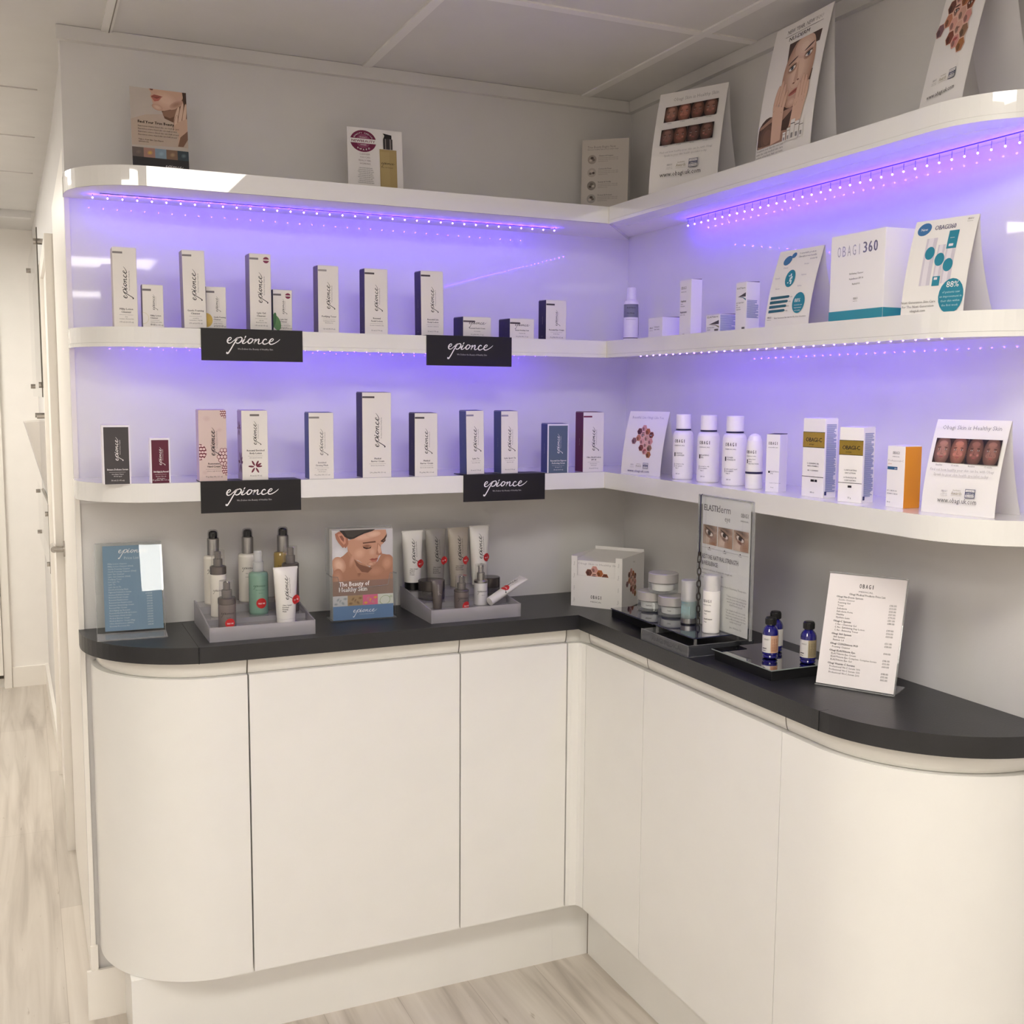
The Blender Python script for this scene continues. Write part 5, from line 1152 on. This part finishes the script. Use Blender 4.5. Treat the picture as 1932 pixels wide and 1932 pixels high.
# ---- brochure holder
t = thing('brochure_holder', 'clear acrylic holder with brochures showing a woman looking down', 'brochure holder', (-.855, -.142, ZW), radians(-2.5))
w = .156
b = MB(); b.box(0, w, .053, .055, 0, .2135, ACR); b.box(.001, w - .001, .0525, .0555, .2125, .2137, ACRE); b.box(-.0008, .0004, .0525, .0555, .11, .2135, ACRE); b.box(w - .0004, w + .0008, .0525, .0555, .11, .2135, ACRE); b.build('back_panel', t)
b = MB(); pts = [(0, 0), (w, 0), (w, .108), (w - .016, .108), (w - .022, .080), (.022, .074), (.016, .104), (0, .106)]
b.add([(x, 0, z) for x, z in pts] + [(x, .002, z) for x, z in pts], [tuple(range(7, -1, -1)), tuple(range(8, 16))] + [(i, (i + 1) % 8, 8 + (i + 1) % 8, 8 + i) for i in range(8)], ACR)
for (xa, za), (xb, zb) in zip(pts[2:], pts[3:]): b.tube([(xa, .0, za), (xb, .0, zb)], .0006, ACRE, 6)
b.build('front_pocket', t)
for x in (0, w - .002): MB().box(x, x + .002, .002, .053, 0, .106, ACR).box(x, x + .002, .002, .053, .105, .1065, ACRE).build('side_wall', t)
MB().box(0, w, .002, .053, 0, .002, ACRE).build('base', t)
t = thing('brochure_stack', 'stack of brochures with woman looking down over bare shoulders, in the clear holder', 'brochures', (-.850, -.1375, ZW + .0025), radians(-2.5))
w, h = .143, .209
b = MB(); b.box(0, w, .0, .030, 0, h, PAPER)
c = front(b, w, h); cl = (0, h * .30, w, h)

G = lambda X, Y: (min(max(w * (X - 100) / 565, 0), w), min(max(h * (1 - (Y - 205) / 815), 0), h))
Q = lambda pts, col: c.poly([G(*p) for p in pts], P_(col))
SF = lambda X, Y, rx, ry, c0, c1, rot=0, k=5: c.soft(*G(X, Y), w * rx / 565, h * ry / 815, c0, c1, rot, k, cl)
c.rect(0, 0, w, h, P_('#c3c1c4')); SF(170, 420, 90, 90, '#d3d2d5', '#c3c1c4')
Q([(105, 760), (105, 500), (140, 470), (200, 435), (240, 400), (300, 470), (430, 560), (520, 500), (560, 430), (620, 445), (665, 480), (665, 760)], '#a97b63')
SF(160, 520, 62, 80, '#d8b29b', '#b98c74', .4, 6); SF(150, 640, 55, 90, '#b98c74', '#a97b63', 0, 4); SF(610, 520, 60, 80, '#c2937a', '#a97b63', -.3, 5); SF(330, 700, 200, 60, '#8f6450', '#a97b63', 0, 4)
SF(350, 590, 26, 60, '#8a5f4c', '#a97b63', -.2, 4); SF(500, 590, 90, 55, '#b5866e', '#a97b63', .1, 4)
Q([(235, 330), (245, 420), (290, 500), (330, 600), (420, 600), (440, 545), (320, 480), (260, 370)], '#b0826a'); SF(285, 470, 26, 80, '#c39680', '#b0826a', -.3, 4); Q([(300, 470), (350, 520), (430, 548), (470, 560), (430, 600), (370, 590), (320, 530)], '#7f5846')
Q([(205, 250), (240, 300), (300, 285), (380, 245), (470, 212), (600, 212), (606, 250), (596, 300), (578, 335), (556, 350), (548, 378), (562, 420), (560, 440), (535, 447), (528, 460), (522, 478), (512, 500), (500, 520), (478, 538), (440, 540), (390, 520), (320, 470), (262, 410), (232, 350)], '#c0927a')
SF(400, 270, 130, 40, '#d4ab94', '#c0927a', .15, 5); SF(350, 420, 70, 60, '#cfa28a', '#c0927a', .5, 5); SF(470, 410, 40, 50, '#caa08a', '#c0927a', 0, 4); SF(480, 250, 70, 28, '#d9b39d', '#cda48d', .1, 4); SF(455, 522, 36, 18, '#cfa38c', '#b58870', 0, 4)
Q([(520, 330), (545, 350), (560, 425), (558, 440), (530, 446), (505, 436), (512, 400)], '#a87962'); Q([(528, 340), (548, 375), (556, 420), (532, 430), (520, 400)], '#d0a58e')
Q([(125, 235), (160, 215), (210, 210), (245, 255), (248, 330), (225, 365), (195, 362), (160, 320), (135, 280)], '#a36f5b'); Q([(150, 240), (190, 228), (222, 260), (225, 320), (205, 335), (175, 300)], '#c58f79'); Q([(165, 255), (190, 250), (208, 280), (205, 310), (185, 290)], '#86584a')
Q([(165, 205), (190, 232), (215, 265), (262, 290), (300, 284), (345, 262), (400, 240), (470, 222), (500, 205)], '#35302d'); Q([(205, 205), (240, 262), (290, 272), (350, 245), (440, 205)], '#45403c')
Q([(380, 322), (430, 318), (500, 312), (505, 326), (440, 330), (385, 334)], '#6b4a3b'); Q([(548, 315), (580, 290), (600, 262), (608, 246), (607, 275), (590, 305), (560, 326)], '#4f382e')
SF(420, 356, 44, 17, '#8b5f4c', '#b0826a', 0, 4); Q([(382, 358), (410, 368), (440, 372), (462, 360), (455, 378), (415, 384), (388, 374)], '#3f2a22'); Q([(562, 322), (580, 316), (598, 300), (594, 318), (575, 330)], '#3f2a22')
Q([(440, 480), (470, 470), (490, 474), (512, 468), (524, 478), (500, 486), (465, 486)], '#8f4f43'); Q([(448, 486), (500, 487), (520, 482), (505, 500), (470, 503)], '#b06f60')
c.poly([G(205, 356), G(212, 356), G(212, 366), G(205, 366)], P_('#ece8e6'))
c.rect(0, h * .27, w, h * .435, P_('#937567')); c.rect(0, h * .27, w * .9, h * .425, P_('#8e7265'))
c.text('The Beauty of', w * .10, h * .375, .0155, P_('#f0ebe8'), 'l', w * .50, True); c.text('Healthy Skin', w * .10, h * .315, .0155, P_('#f0ebe8'), 'l', w * .46, True)
for i, (x0, x1, c0, c1) in enumerate(((0, .24, '#c9c7c8', '#9da0a4'), (.24, .49, '#b08f68', '#8a6a48'), (.49, .74, '#d8708e', '#c98f8a'), (.74, 1.0, '#d6d8cc', '#b9c2a8'))):
    k4 = (w * x0, h * .155, w * x1, h * .27); c.rect(*k4, P_(c0)); 
    for q in range(5): c.soft(w * (x0 + (x1 - x0) * (.2 + .16 * q)), h * (.18 + .07 * ((q * 37 % 10) / 10)), w * .05, h * .022, c1 if i != 2 or q % 2 else '#e0b04a', c0, q * .8, 3, k4)
    if i == 3: c.ell(w * .86, h * .20, w * .09, h * .05, P_('#8aa066'), .3, 20, k4); c.ell(w * .86, h * .20, w * .083, h * .046, P_('#d6d8cc'), .3, 20, k4)
c.rect(0, 0, w, h * .155, P_('#6c87ab')); c.logo(w * .53, h * .085, w * .40, P_('#eef0f2'), False, TAG, P_('#c3d0dc'))
b.build('front_brochure', t)

# ---- white leaflet dispenser box
L, Nn_ = (-.249, -.170), (-.166, -.279)
t = thing('leaflet_dispenser', 'white cardboard dispenser box with open cut-out front, in the worktop corner', 'dispenser box', (L[0], L[1], ZW), atan2(Nn_[1] - L[1], Nn_[0] - L[0]))
w, d, h = .137, .145, .128; g = .0012
b = MB(); pts = [(0, 0), (w, 0), (w, h), (w - .018, h), (w - .018, .078), (.016, .078), (.016, h - .002), (0, h - .002)]
b.add([(x, 0, z) for x, z in pts] + [(x, g, z) for x, z in pts], [tuple(range(7, -1, -1)), tuple(range(8, 16))] + [(i, (i + 1) % 8, 8 + (i + 1) % 8, 8 + i) for i in range(8)], PAPER)
c = front(b, w, h); ob_logo(c, w * .5, h * .17, .0125, OB)
for i, s_ in enumerate(('Type', 'Care', 'Tone', 'Face')):
    c.text(s_, .010, h * (.12 + .24 * i), .0055, INKL, 'c', None, vert=True); c.text(s_, w - .008, h * (.14 + .24 * i), .0055, INKL, 'c', None, vert=True)
b.build('front_panel', t)
b = MB(); b.box(w - g, w, g, d, 0, h, PAPER); c = Canvas(b, plane((w, 0, 0), (0, 1, 0), (0, 0, 1)), d, h)
hexface(c, d * .40, h * .70, .0085); c.text('Obagi', d * .5, h * .86, .006, INKL, 'c'); b.build('side_panel', t)
MB().box(0, g, g, d, 0, h, PAPER).build('side_panel', t); MB().box(g, w - g, d - g, d, 0, h + .006, PAPER).build('back_panel', t); MB().box(g, w - g, g, d - g, 0, .0012, PAPER).build('bottom_panel', t)
t2 = thing('leaflet_stack', 'stack of white leaflets with hexagon face, standing inside the dispenser box', 'leaflets', (L[0], L[1], ZW + .0015), atan2(Nn_[1] - L[1], Nn_[0] - L[0]))
b = MB(); v = [(.003, .004, 0), (w - .003, .004, 0), (w - .003, .010, .113), (.003, .010, .113), (.003, d - .004, 0), (w - .003, d - .004, 0), (w - .003, d - .004, .125), (.003, d - .004, .125)]
b.add(v, [(0, 1, 2, 3), (1, 5, 6, 2), (5, 4, 7, 6), (4, 0, 3, 7), (3, 2, 6, 7)], PAPER)
fn = lambda u, v_, e: (u + .003, .004 + .006 * v_ / .113 - e, v_); c = Canvas(b, fn, w - .006, .113); c.text('Obagi Skin is Healthy Skin', (w - .006) * .5, .103, .0072, INKL, 'c', w * .80); hexface(c, w * .41, .0925, .0098, -1.6)
b.build('leaflets', t2)

# ---- black and mirrored display blocks, clear tray with dark glass plate
t = thing('black_riser_block', 'low black block with mirror top beneath the glass plate, beside the dispenser box', 'display block', (-.225, -.520, ZW), 0, 'mirror topped black blocks')
MB().rbox(0, .105, 0, .186, 0, .0165, BLACKB, .001).build('block', t); MB().box(.0005, .1045, .0005, .1855, .0166, .018, MIRROR).build('mirror_top', t)
t = thing('mirror_block', 'low black block with mirror top holding three blue bottles', 'display block', (-.2465, -.966, ZW), 0, 'mirror topped black blocks')
MB().rbox(.004, .131, .004, .186, 0, .0195, BLACKB, .001).build('block', t)
b = MB(); b.box(0, .135, 0, .190, .0197, .0216, MIRROR); e_ = M('#8f9694', .2, .5, name='glass_edge'); b.box(-.0006, .0003, 0, .190, .0197, .0217, e_); b.box(0, .135, -.0006, .0003, .0197, .0217, e_); b.build('mirror_top', t)
ZM = ZW + .0218
t = thing('acrylic_tray', 'clear acrylic tray with engraved front lip and dark blue glass plate above it', 'display tray', (-.284, -.749, ZW))
b = MB(); b.box(0, .003, 0, .181, 0, .0235, SMOKE)
for a in ((0, 0, 0, 0, 0, .0235), (0, .181, 0, 0, .181, .0235), (0, 0, 0, 0, .181, 0), (0, 0, .0235, 0, .181, .0235)): b.tube([a[:3], a[3:]], .0006, ACRE, 6)
c = Canvas(b, plane((0, .181, 0), (0, -1, 0), (0, 0, 1)), .181, .0235); c.text('OBAGI MEDICAL', .098, .0075, .0150, M('#45464b', .5, .3, name='engraved_letters'), 'c', .122); b.build('front_lip', t)
b = MB(); b.box(.003, .16, 0, .003, 0, .0235, SMOKE); b.tube([(.003, 0, .0235), (.16, 0, .0235)], .0006, ACRE, 6); b.tube([(.003, 0, .0), (.16, 0, .0)], .0006, ACRE, 6); b.build('side_lip', t)
b = MB(); b.box(.003, .09, .178, .181, 0, .0235, ACRE); b.build('side_lip', t)
MB().box(.003, .16, .003, .178, 0, .003, SMOKE).box(.012, .135, .008, .15, .003, .018, BLACKB).build('black_insert', t)
for x, y in ((.030, .020), (.135, .020), (.030, .165), (.135, .165)): b = MB(); b.lathe([(.0035, .003), (.0035, .0365)], ACRE, 12, x, y); b.build('spacer', t)
b = MB(); b.box(.012, .143, 0, .336, .0367, .0392, NAVYG); b.tube([(.0118, 0, .038), (.0118, .336, .038)], .0009, M('#2b2f45', .2, .6, name='plate_edge'), 6); b.tube([(.0118, 0, .038), (.143, 0, .038)], .0009, M('#2b2f45', .2, .6, name='plate_edge'), 6); b.build('glass_plate', t)
ZP = ZW + .0394
JG = clear('thin_glass', (.88, .90, .90), .16, (.72, .73, .74)); JL = M('#b9b5b3', .22, .5, .25, name='pearl_lid')
GJ = 'clear jars stacked on the glass plate'
jar('clear glass jar with pearly lid, back left under the top jar', -.196, -.468, ZP, .0335, .0450, .0240, JL, JG, WPLAS, GJ, word='Hydrate')
jar('clear glass jar with pearly lid, front one under the top jar', -.186, -.538, ZP, .0335, .0450, .0240, JL, JG, WPLAS, GJ, word='Luxe')
jar('clear glass jar with pearly lid balanced on top of two others', -.190, -.503, ZP + .0457, .0335, .0455, .0240, JL, JG, WPLAS, GJ)
FCAP = clear('frosted_cap', (.88, .88, .88), .35, (.78, .78, .78), .3)
t = thing('serum_pump', 'teal-tinted serum pump with frosted cap and silver foot, on the glass plate', 'bottle', (-.2035, -.6260, ZP))
r = .0165
MB().lathe([(r, 0), (r, .0025)], DKPLAS, 30).build('black_foot', t); MB().lathe([(r, .0025), (r, .0125)], SILVER, 30).build('silver_band', t)
b = MB(); b.lathe([(r * .97, .0125), (r, .014), (r, .050)], clear('aqua_wall', (.70, .82, .82), .35, (.60, .72, .72)), 30); c = Canvas(b, cyl(r, 0, facing(-.2, -.63) - .35), .03, .05, .0002); c.rect(-.012, .022, .008, .040, M('#9fc2c6', .5, .3, name='aqua_label')); c.poly([(-.011, .041), (.006, .036), (.006, .038), (-.011, .0425)], TEAL); c.text('ELASTIderm', -.003, .046, .003, TEAL, 'c'); c.text('serum', -.004, .031, .003, INKG, 'c'); b.build('bottle_body', t)
b = MB(); b.lathe([(r * .45, .050), (r * .45, .072), (r * .55, .073), (r * .55, .087), (0, .088)], WPLAS, 24); b.build('pump_head', t)
MB().lathe([(r, .050), (r, .092), (r * .95, .0945), (0, .095)], FCAP, 30).build('frosted_cap', t)
t = thing('serum_pump', 'slim all-white pump bottle in front of the tall sign on the glass plate', 'bottle', (-.2075, -.7150, ZP))
r = .0176; b = MB(); b.lathe([(r * .96, 0), (r, .0015), (r, .086), (r * .95, .0875), (r * .72, .0885), (r * .66, .108), (r * .6, .1085), (r * .55, .118), (0, .119)], WPLAS, 32)
c = Canvas(b, cyl(r, 0, facing(-.2, -.72) - .62), .03, .09, .0002); ob_logo(c, .001, .064, .0085, OB, 'c')
for i, s_ in enumerate(('Hydrate', 'Facial', '', 'Hydratant', 'visage')): c.text(s_ or ' ', -.005, .045 - .0055 * i, .0045 if i % 3 == 0 else .003, INK, 'l', None, True) if s_ else None
b.build('bottle_body', t); MB().lathe([(r, .0875), (r * .98, .116), (r * .93, .1195), (0, .120)], clear('frosted_cap_white', (.9, .9, .9), .25, (.82, .81, .8), .3), 32).build('frosted_cap', t)
# tall sign
t = thing('sign_holder', 'tall clear acrylic sign holder with eye care poster and three eye photos', 'sign', (-.184, -.630, ZP), radians(-90))
w, h = .187, .2775
b = MB(); b.box(0, w, .0012, .0026, 0, h, ACR); b.box(0, w, -.0028, -.0014, 0, h, ACR)
for a, bb in (((0, -.0028, 0), (0, -.0028, h)), ((w, -.0028, 0), (w, -.0028, h)), ((0, -.0028, h), (w, -.0028, h)), ((w, .0026, 0), (w, .0026, h))): b.tube([a, bb], .0009, ACRE, 6)
b.box(-.0012, .0, -.0028, .0026, 0, h, ACRE); b.box(w, w + .0012, -.0028, .0026, 0, h, ACRE); b.box(0, w, -.0028, .0026, h, h + .001, ACRE); b.build('acrylic_pocket', t)
b = MB(); b.box(.012, w - .010, -.0006, .0004, .002, h - .003, PAPER)
X0 = .012; PW = .182; _pl = plane((X0, -.0006, .002), (1, 0, 0), (0, 0, 1)); c = Canvas(b, lambda u, v, q: _pl(u * .905, v, q), PW, h - .005); HH = h - .005
c.text('ELASTI', .006, HH * .895, .0185, P_('#5b575b'), 'l', .052, True); c.text('derm', .0590, HH * .895, .021, P_('#6b676b'), 'l', .050); c.text('eye', .088, HH * .835, .0155, P_('#7a767a'), 'l', .020); ob_logo(c, PW - .020, HH * .885, .0120, OB, 'c')
for i in range(3):
    a = .004 + i * .0600; k4 = (a, HH * .635, a + .0560, HH * .785); c.rect(*k4, P_('#b39c8b')); W3 = .056; H3 = HH * .15
    X = lambda u: a + u * W3
    Y = lambda v: HH * .635 + v * H3
    c.soft(X(.35), Y(.25), W3 * .5, H3 * .4, '#c9b4a4', '#b39c8b', .3, 4, k4); c.soft(X(.8), Y(.2), W3 * .35, H3 * .4, '#9c7a64', '#ab8d7a', .5, 4, k4); c.soft(X(.5), Y(.9), W3 * .5, H3 * .22, '#6f5d52', '#a08877', -.2, 4, k4)
    c.soft(X(.45), Y(.62), W3 * .36, H3 * .26, '#6b5446', '#957b6a', -.35, 5, k4); c.ell(X(.46), Y(.60), W3 * .25, H3 * .12, P_('#d5c9c0'), -.3, 16, k4); c.ell(X(.46), Y(.61), W3 * .12, H3 * .14, P_('#4b4038'), 0, 14, k4); c.ell(X(.46), Y(.61), W3 * .05, H3 * .06, P_('#16120f'), 0, 10, k4)
    c.ell(X(.45), Y(.74), W3 * .30, H3 * .035, P_('#3a2c24'), -.38, 14, k4); c.ell(X(.50), Y(.40), W3 * .24, H3 * .03, P_('#8a6b5a'), -.35, 14, k4)
    if i: c.soft(X(.45), Y(.42), W3 * .22, H3 * .10, '#6d4f45' if i == 2 else '#80665a', '#a88c7c', -.3, 4, k4)
    c.poly([(X(.5) - .003, HH * .608), (X(.5) + .003, HH * .608), (X(.5), HH * .618)], INK); c.text(('Baseline', '4 weeks', '9 weeks')[i], X(.5), HH * .592, .0038, INKG, 'c'); c.rect(a - .001, HH * .607, a + .058, HH * .6085, INKG)
c.text('RESTORE NATURAL STRENGTH', .006, HH * .525, .0132, P_('#4f4c50'), 'l', .140); c.text('& RESILIENCE', .006, HH * .475, .0132, P_('#4f4c50'), 'l', .062)
c.text('A patented combination of natural skin strength and', .006, HH * .435, .0052, INKG, 'l', .118); c.text('resilience of delicate periorbital skin', .006, HH * .405, .0052, INKG, 'l', .085); c.text('4-in-1', .006, HH * .37, .005, INKG, 'l')
c.text('Malonic Acid + Penetrating Therapeutics', PW - .004, HH * .335, .0052, INKG, 'r', .100)
for i, s_ in enumerate(('"I have tried lots of creams', 'over the years but nothing has', 'worked quite like my Obagi', 'ELASTIderm eye gel', '', 'I am delighted with the results.', 'The skin under my eyes not only', 'feels more hydrated, but the', 'dark, puffy and aging skin has', 'visibly improved"', '', 'Jane Williams, 52')):
    if s_: c.text(s_, PW - .040, HH * (.275 - .021 * i), .0052, P_('#7a767a'), 'c', min(.074, len(s_) * .0026))
b.build('poster_sheet', t)
# chain
t = thing('hanging_chain', 'dark link chain on a cord hanging at the left edge of the tall sign', 'chain', (-.1935, -.6470, ZP))
IR = M('#3c3634', .35, .5, .6, name='dark_metal')
b = MB(); b.tube([(.006, .004, .2785), (.001, .001, .277), (0, 0, .24), (.0, .0, .157)], .0013, M('#1c1c38', .5, .4, name='navy_cord'), 8); b.lathe([(.0035, .149), (.0035, .156), (.001, .159)], IR, 12); b.build('cord', t)
lk = None
for i in range(11):
    z = .142 - i * .0134
    if lk is None:
        b = MB(); pts = []
        for q in range(17):
            a = 2 * pi * q / 16; pts.append((.0036 * cos(a), 0, .0085 * (abs(sin(a)) ** .8) * (1 if sin(a) >= 0 else -1)))
        b.tube(pts, .0011, IR, 8); o = b.build('chain_link', t); lk = o.data
    else: o = bpy.data.objects.new('chain_link', lk); COL.objects.link(o); o.parent = t
    o.location = (0, 0, z); o.rotation_euler = (0, 0, radians(-35 if i % 2 == 0 else 50))
# three cobalt bottles
COB = M('#0d0c70', .08, .6, 0, .8, name='cobalt_glass'); LBW = M('#dcd8d6', .5, .3, name='paper_label')
def cobalt(label, x, y, tan, turn=0.0):
    t = thing('dropper_bottle', label, 'bottle', (x, y, ZM), 0, 'cobalt blue bottles on the mirror block')
    r = .0150
    b = MB(); b.lathe([(r * .72, 0), (r * .92, .0015), (r * .98, .004), (r * .90, .0065), (r, .009), (r, .050), (r * .97, .0535), (r * .84, .0585), (r * .62, .0625), (r * .52, .064), (r * .52, .070)], COB, 32); b.build('glass_bottle', t)
    b = MB(); b.lathe([(r * 1.015, .0125), (r * 1.015, .046)], LBW, 40, caps=False); c = Canvas(b, cyl(r * 1.016, 0, facing(x, y) + turn), .04, .05, .0001, .004)
    if tan:
        c.rect(0, .0125, r * 1.25, .046, M(tan, .5, .3, name='tan_label')); textblock(c, r * .12, .016, r * 1.1, .040, P_('#a8765c' if tan == '#cfa58c' else '#8a7c62'), step=.0026)
        ob_logo(c, -r * .55, .037, .0045, INKG, 'c', None); c.rect(-r * 1.1, .020 if turn > -.1 else .026, -r * .5, .0215 if turn > -.1 else .0295, INK); c.rect(-r * 1.0, .016, -r * .6, .0168, INK)
    b.build('label_wrap', t)
    b = MB(); b.lathe([(.0100, .0655), (.0104, .067), (.0104, .0765), (.0100, .0785), (.0088, .0798), (0, .080)], DKPLAS, 24)
    for i in range(24): a = 2 * pi * i / 24; b.tube([(.0104 * cos(a), .0104 * sin(a), .0668), (.0104 * cos(a), .0104 * sin(a), .0768)], .0005, DKPLAS, 5)
    b.build('screw_cap', t)
cobalt('cobalt blue bottle with white and pink-tan label, front left on the mirror block', -.188, -.885, '#cfa58c', .05)
cobalt('cobalt blue bottle with plain white label side, behind the front left one', -.143, -.842, None)
cobalt('cobalt blue bottle with white and khaki label, right one beside the white price list', -.146, -.945, '#a8987a', .0)
# ---- white price list in slanted holder, right
L, R = (-.182, -1.010), (-.110, -1.132)
t = thing('price_list_stand', 'clear slanted stand with white price list, right part of worktop', 'price list stand', (L[0], L[1], ZW), atan2(R[1] - L[1], R[0] - L[0]))
w, h = .1417, .2075; TL = radians(16.5); cs, sn = cos(TL), sin(TL)
MB().box(0, w, .001, .070, 0, .0022, ACRE).build('foot', t)
O = Vector((0, 0, .001)); V = Vector((0, sn, cs)); Nn = U.cross(V)
b = MB(); slab(b, 0, w, 0, h, -.0022, -.0006, ACR); slab(b, 0, w, h, h + .0022, -.0022, .0010, ACRE); slab(b, 0, w, -.001, .001, -.0022, .0018, ACRE); slab(b, w, w + .0012, 0, h, -.0022, .0018, ACRE); b.build('acrylic_pocket', t)
b = MB(); slab(b, .0012, w - .001, .003, h - .0015, -.0003, .0004, M('#ebe5e6', .5, .3, name='white_sheet')); c = Canvas(b, lambda u, v, e: O + U * u + V * v + Nn * (.0004 + e), w, h, .00008)
ob_logo(c, w * .50, h * .885, .0110, OB); c.text('Obagi Medical Products Price List', w * .52, h * .815, .0056, INKG, 'c', w * .46, True)
rows = [('Obagi Nu-Derm System', ['Gentle Cleanser', 'Foaming Gel', 'Toner', 'Exfoderm', 'Exfoderm Forte', 'Healthy', 'Hydrate Luxe']), ('Obagi-C System', ['C Rx - Cleansing Gel', 'C Rx - Exfoliating Day Lotion', 'C Rx - Balancing Toner']), ('Obagi 360 System', ['360 System', 'Retinol 1.0']), ('Obagi CLENZIderm M.D', ['Foaming Cleanser']), ('Obagi ELASTIderm Eye', ['ELASTIderm Eye Cream', 'ELASTIderm Eye Complete Complex Serum', 'ELASTIderm Eye Gel']), ('Obagi Vitamin C Serums', ['Professional Vit-C Serum 10%', 'Professional Vit-C Serum 15%', 'Professional Vit-C Serum 20%'])]
y = h * .785
for hd, its in rows:
    c.text(hd, w * .13, y, .0050, P_('#5e5b5e'), 'l', None, True); y -= h * .0262
    for k4, it in enumerate(its): c.text(it, w * .16, y, .0046, INKG, 'l'); c.text('£%d.00' % (44 + 7 * k4 + len(hd) % 9), w * .90, y - .001, .0046, INKG, 'r'); y -= h * .0262
    y -= h * .008
b.build('price_sheet', t)

# ================================================================ corridor wall fittings
t = thing('wall_display', 'clear panel on metal stand-offs high on the corridor wall', 'wall display', (-1.3905, 1.80, 1.415), radians(91.0))
def corr(b, y0, y1, x0, x1, z0, z1, m): b.box(y0, y1, x0, x1, z0, z1, m)
ob = MB().box(0, 1.15, .022, .0245, 0, .61, ACR).box(-.004, 0, .0215, .025, 0, .61, M('#4d463f', .2, .5, name='dark_glass_edge')); ob.build('clear_panel', t)
MB().box(.02, 1.0, .001, .013, .04, .50, M('#57504a', .4, .4, name='grey_poster')).build('poster', t)
for x in (.04, 1.10):
    for z in (.045, .565):
        b = MB(); b.tube([(x, -.0, z), (x, .034, z)], .011, CHROME, 14); b.build('stand_off', t)
t = thing('leaflet_rack', 'clear wedge-shaped leaflet rack on the corridor wall above the door handle', 'leaflet rack', (-1.3905, 1.80, 1.03), radians(91.0))
b = MB(); ww = .24
for x in (0, ww):
    s = [(0, 0), (.012, 0), (.088, .292), (0, .300)]
    b.add([(x, a, z) for a, z in s] + [(x + .003, a, z) for a, z in s], [(3, 2, 1, 0), (4, 5, 6, 7)] + [(i, (i + 1) % 4, 4 + (i + 1) % 4, 4 + i) for i in range(4)], CAPC)
b.add([(0, .012, 0), (ww, .012, 0), (ww, .088, .292), (0, .088, .292)], [(0, 1, 2, 3)], ACRE); b.build('rack_wedge', t)
MB().box(.01, ww - .01, .001, .010, 0, .285, M('#a9a39b', .5, .3, name='leaflet_grey')).build('leaflets', t)
for x in (.02, .22): b = MB(); b.tube([(x, 0, .315), (x, .045, .315)], .009, CHROME, 12); b.build('stand_off', t)
t = thing('wall_display', 'lower clear panel on stand-offs on the corridor wall beside the door handle', 'wall display', (-1.3905, 1.80, .76), radians(91.0))
MB().box(0, 1.15, .018, .0205, 0, .26, ACR).box(-.004, 0, .0175, .021, 0, .26, M('#5a524a', .2, .5, name='dark_glass_edge2')).build('clear_panel', t)
MB().box(.05, 1.0, .001, .006, .03, .24, M('#7d756c', .4, .4, name='grey_poster2')).build('poster', t)
for x in (.04, 1.10):
    for z in (.03, .22): b = MB(); b.tube([(x, 0, z), (x, .030, z)], .009, CHROME, 12); b.build('stand_off', t)
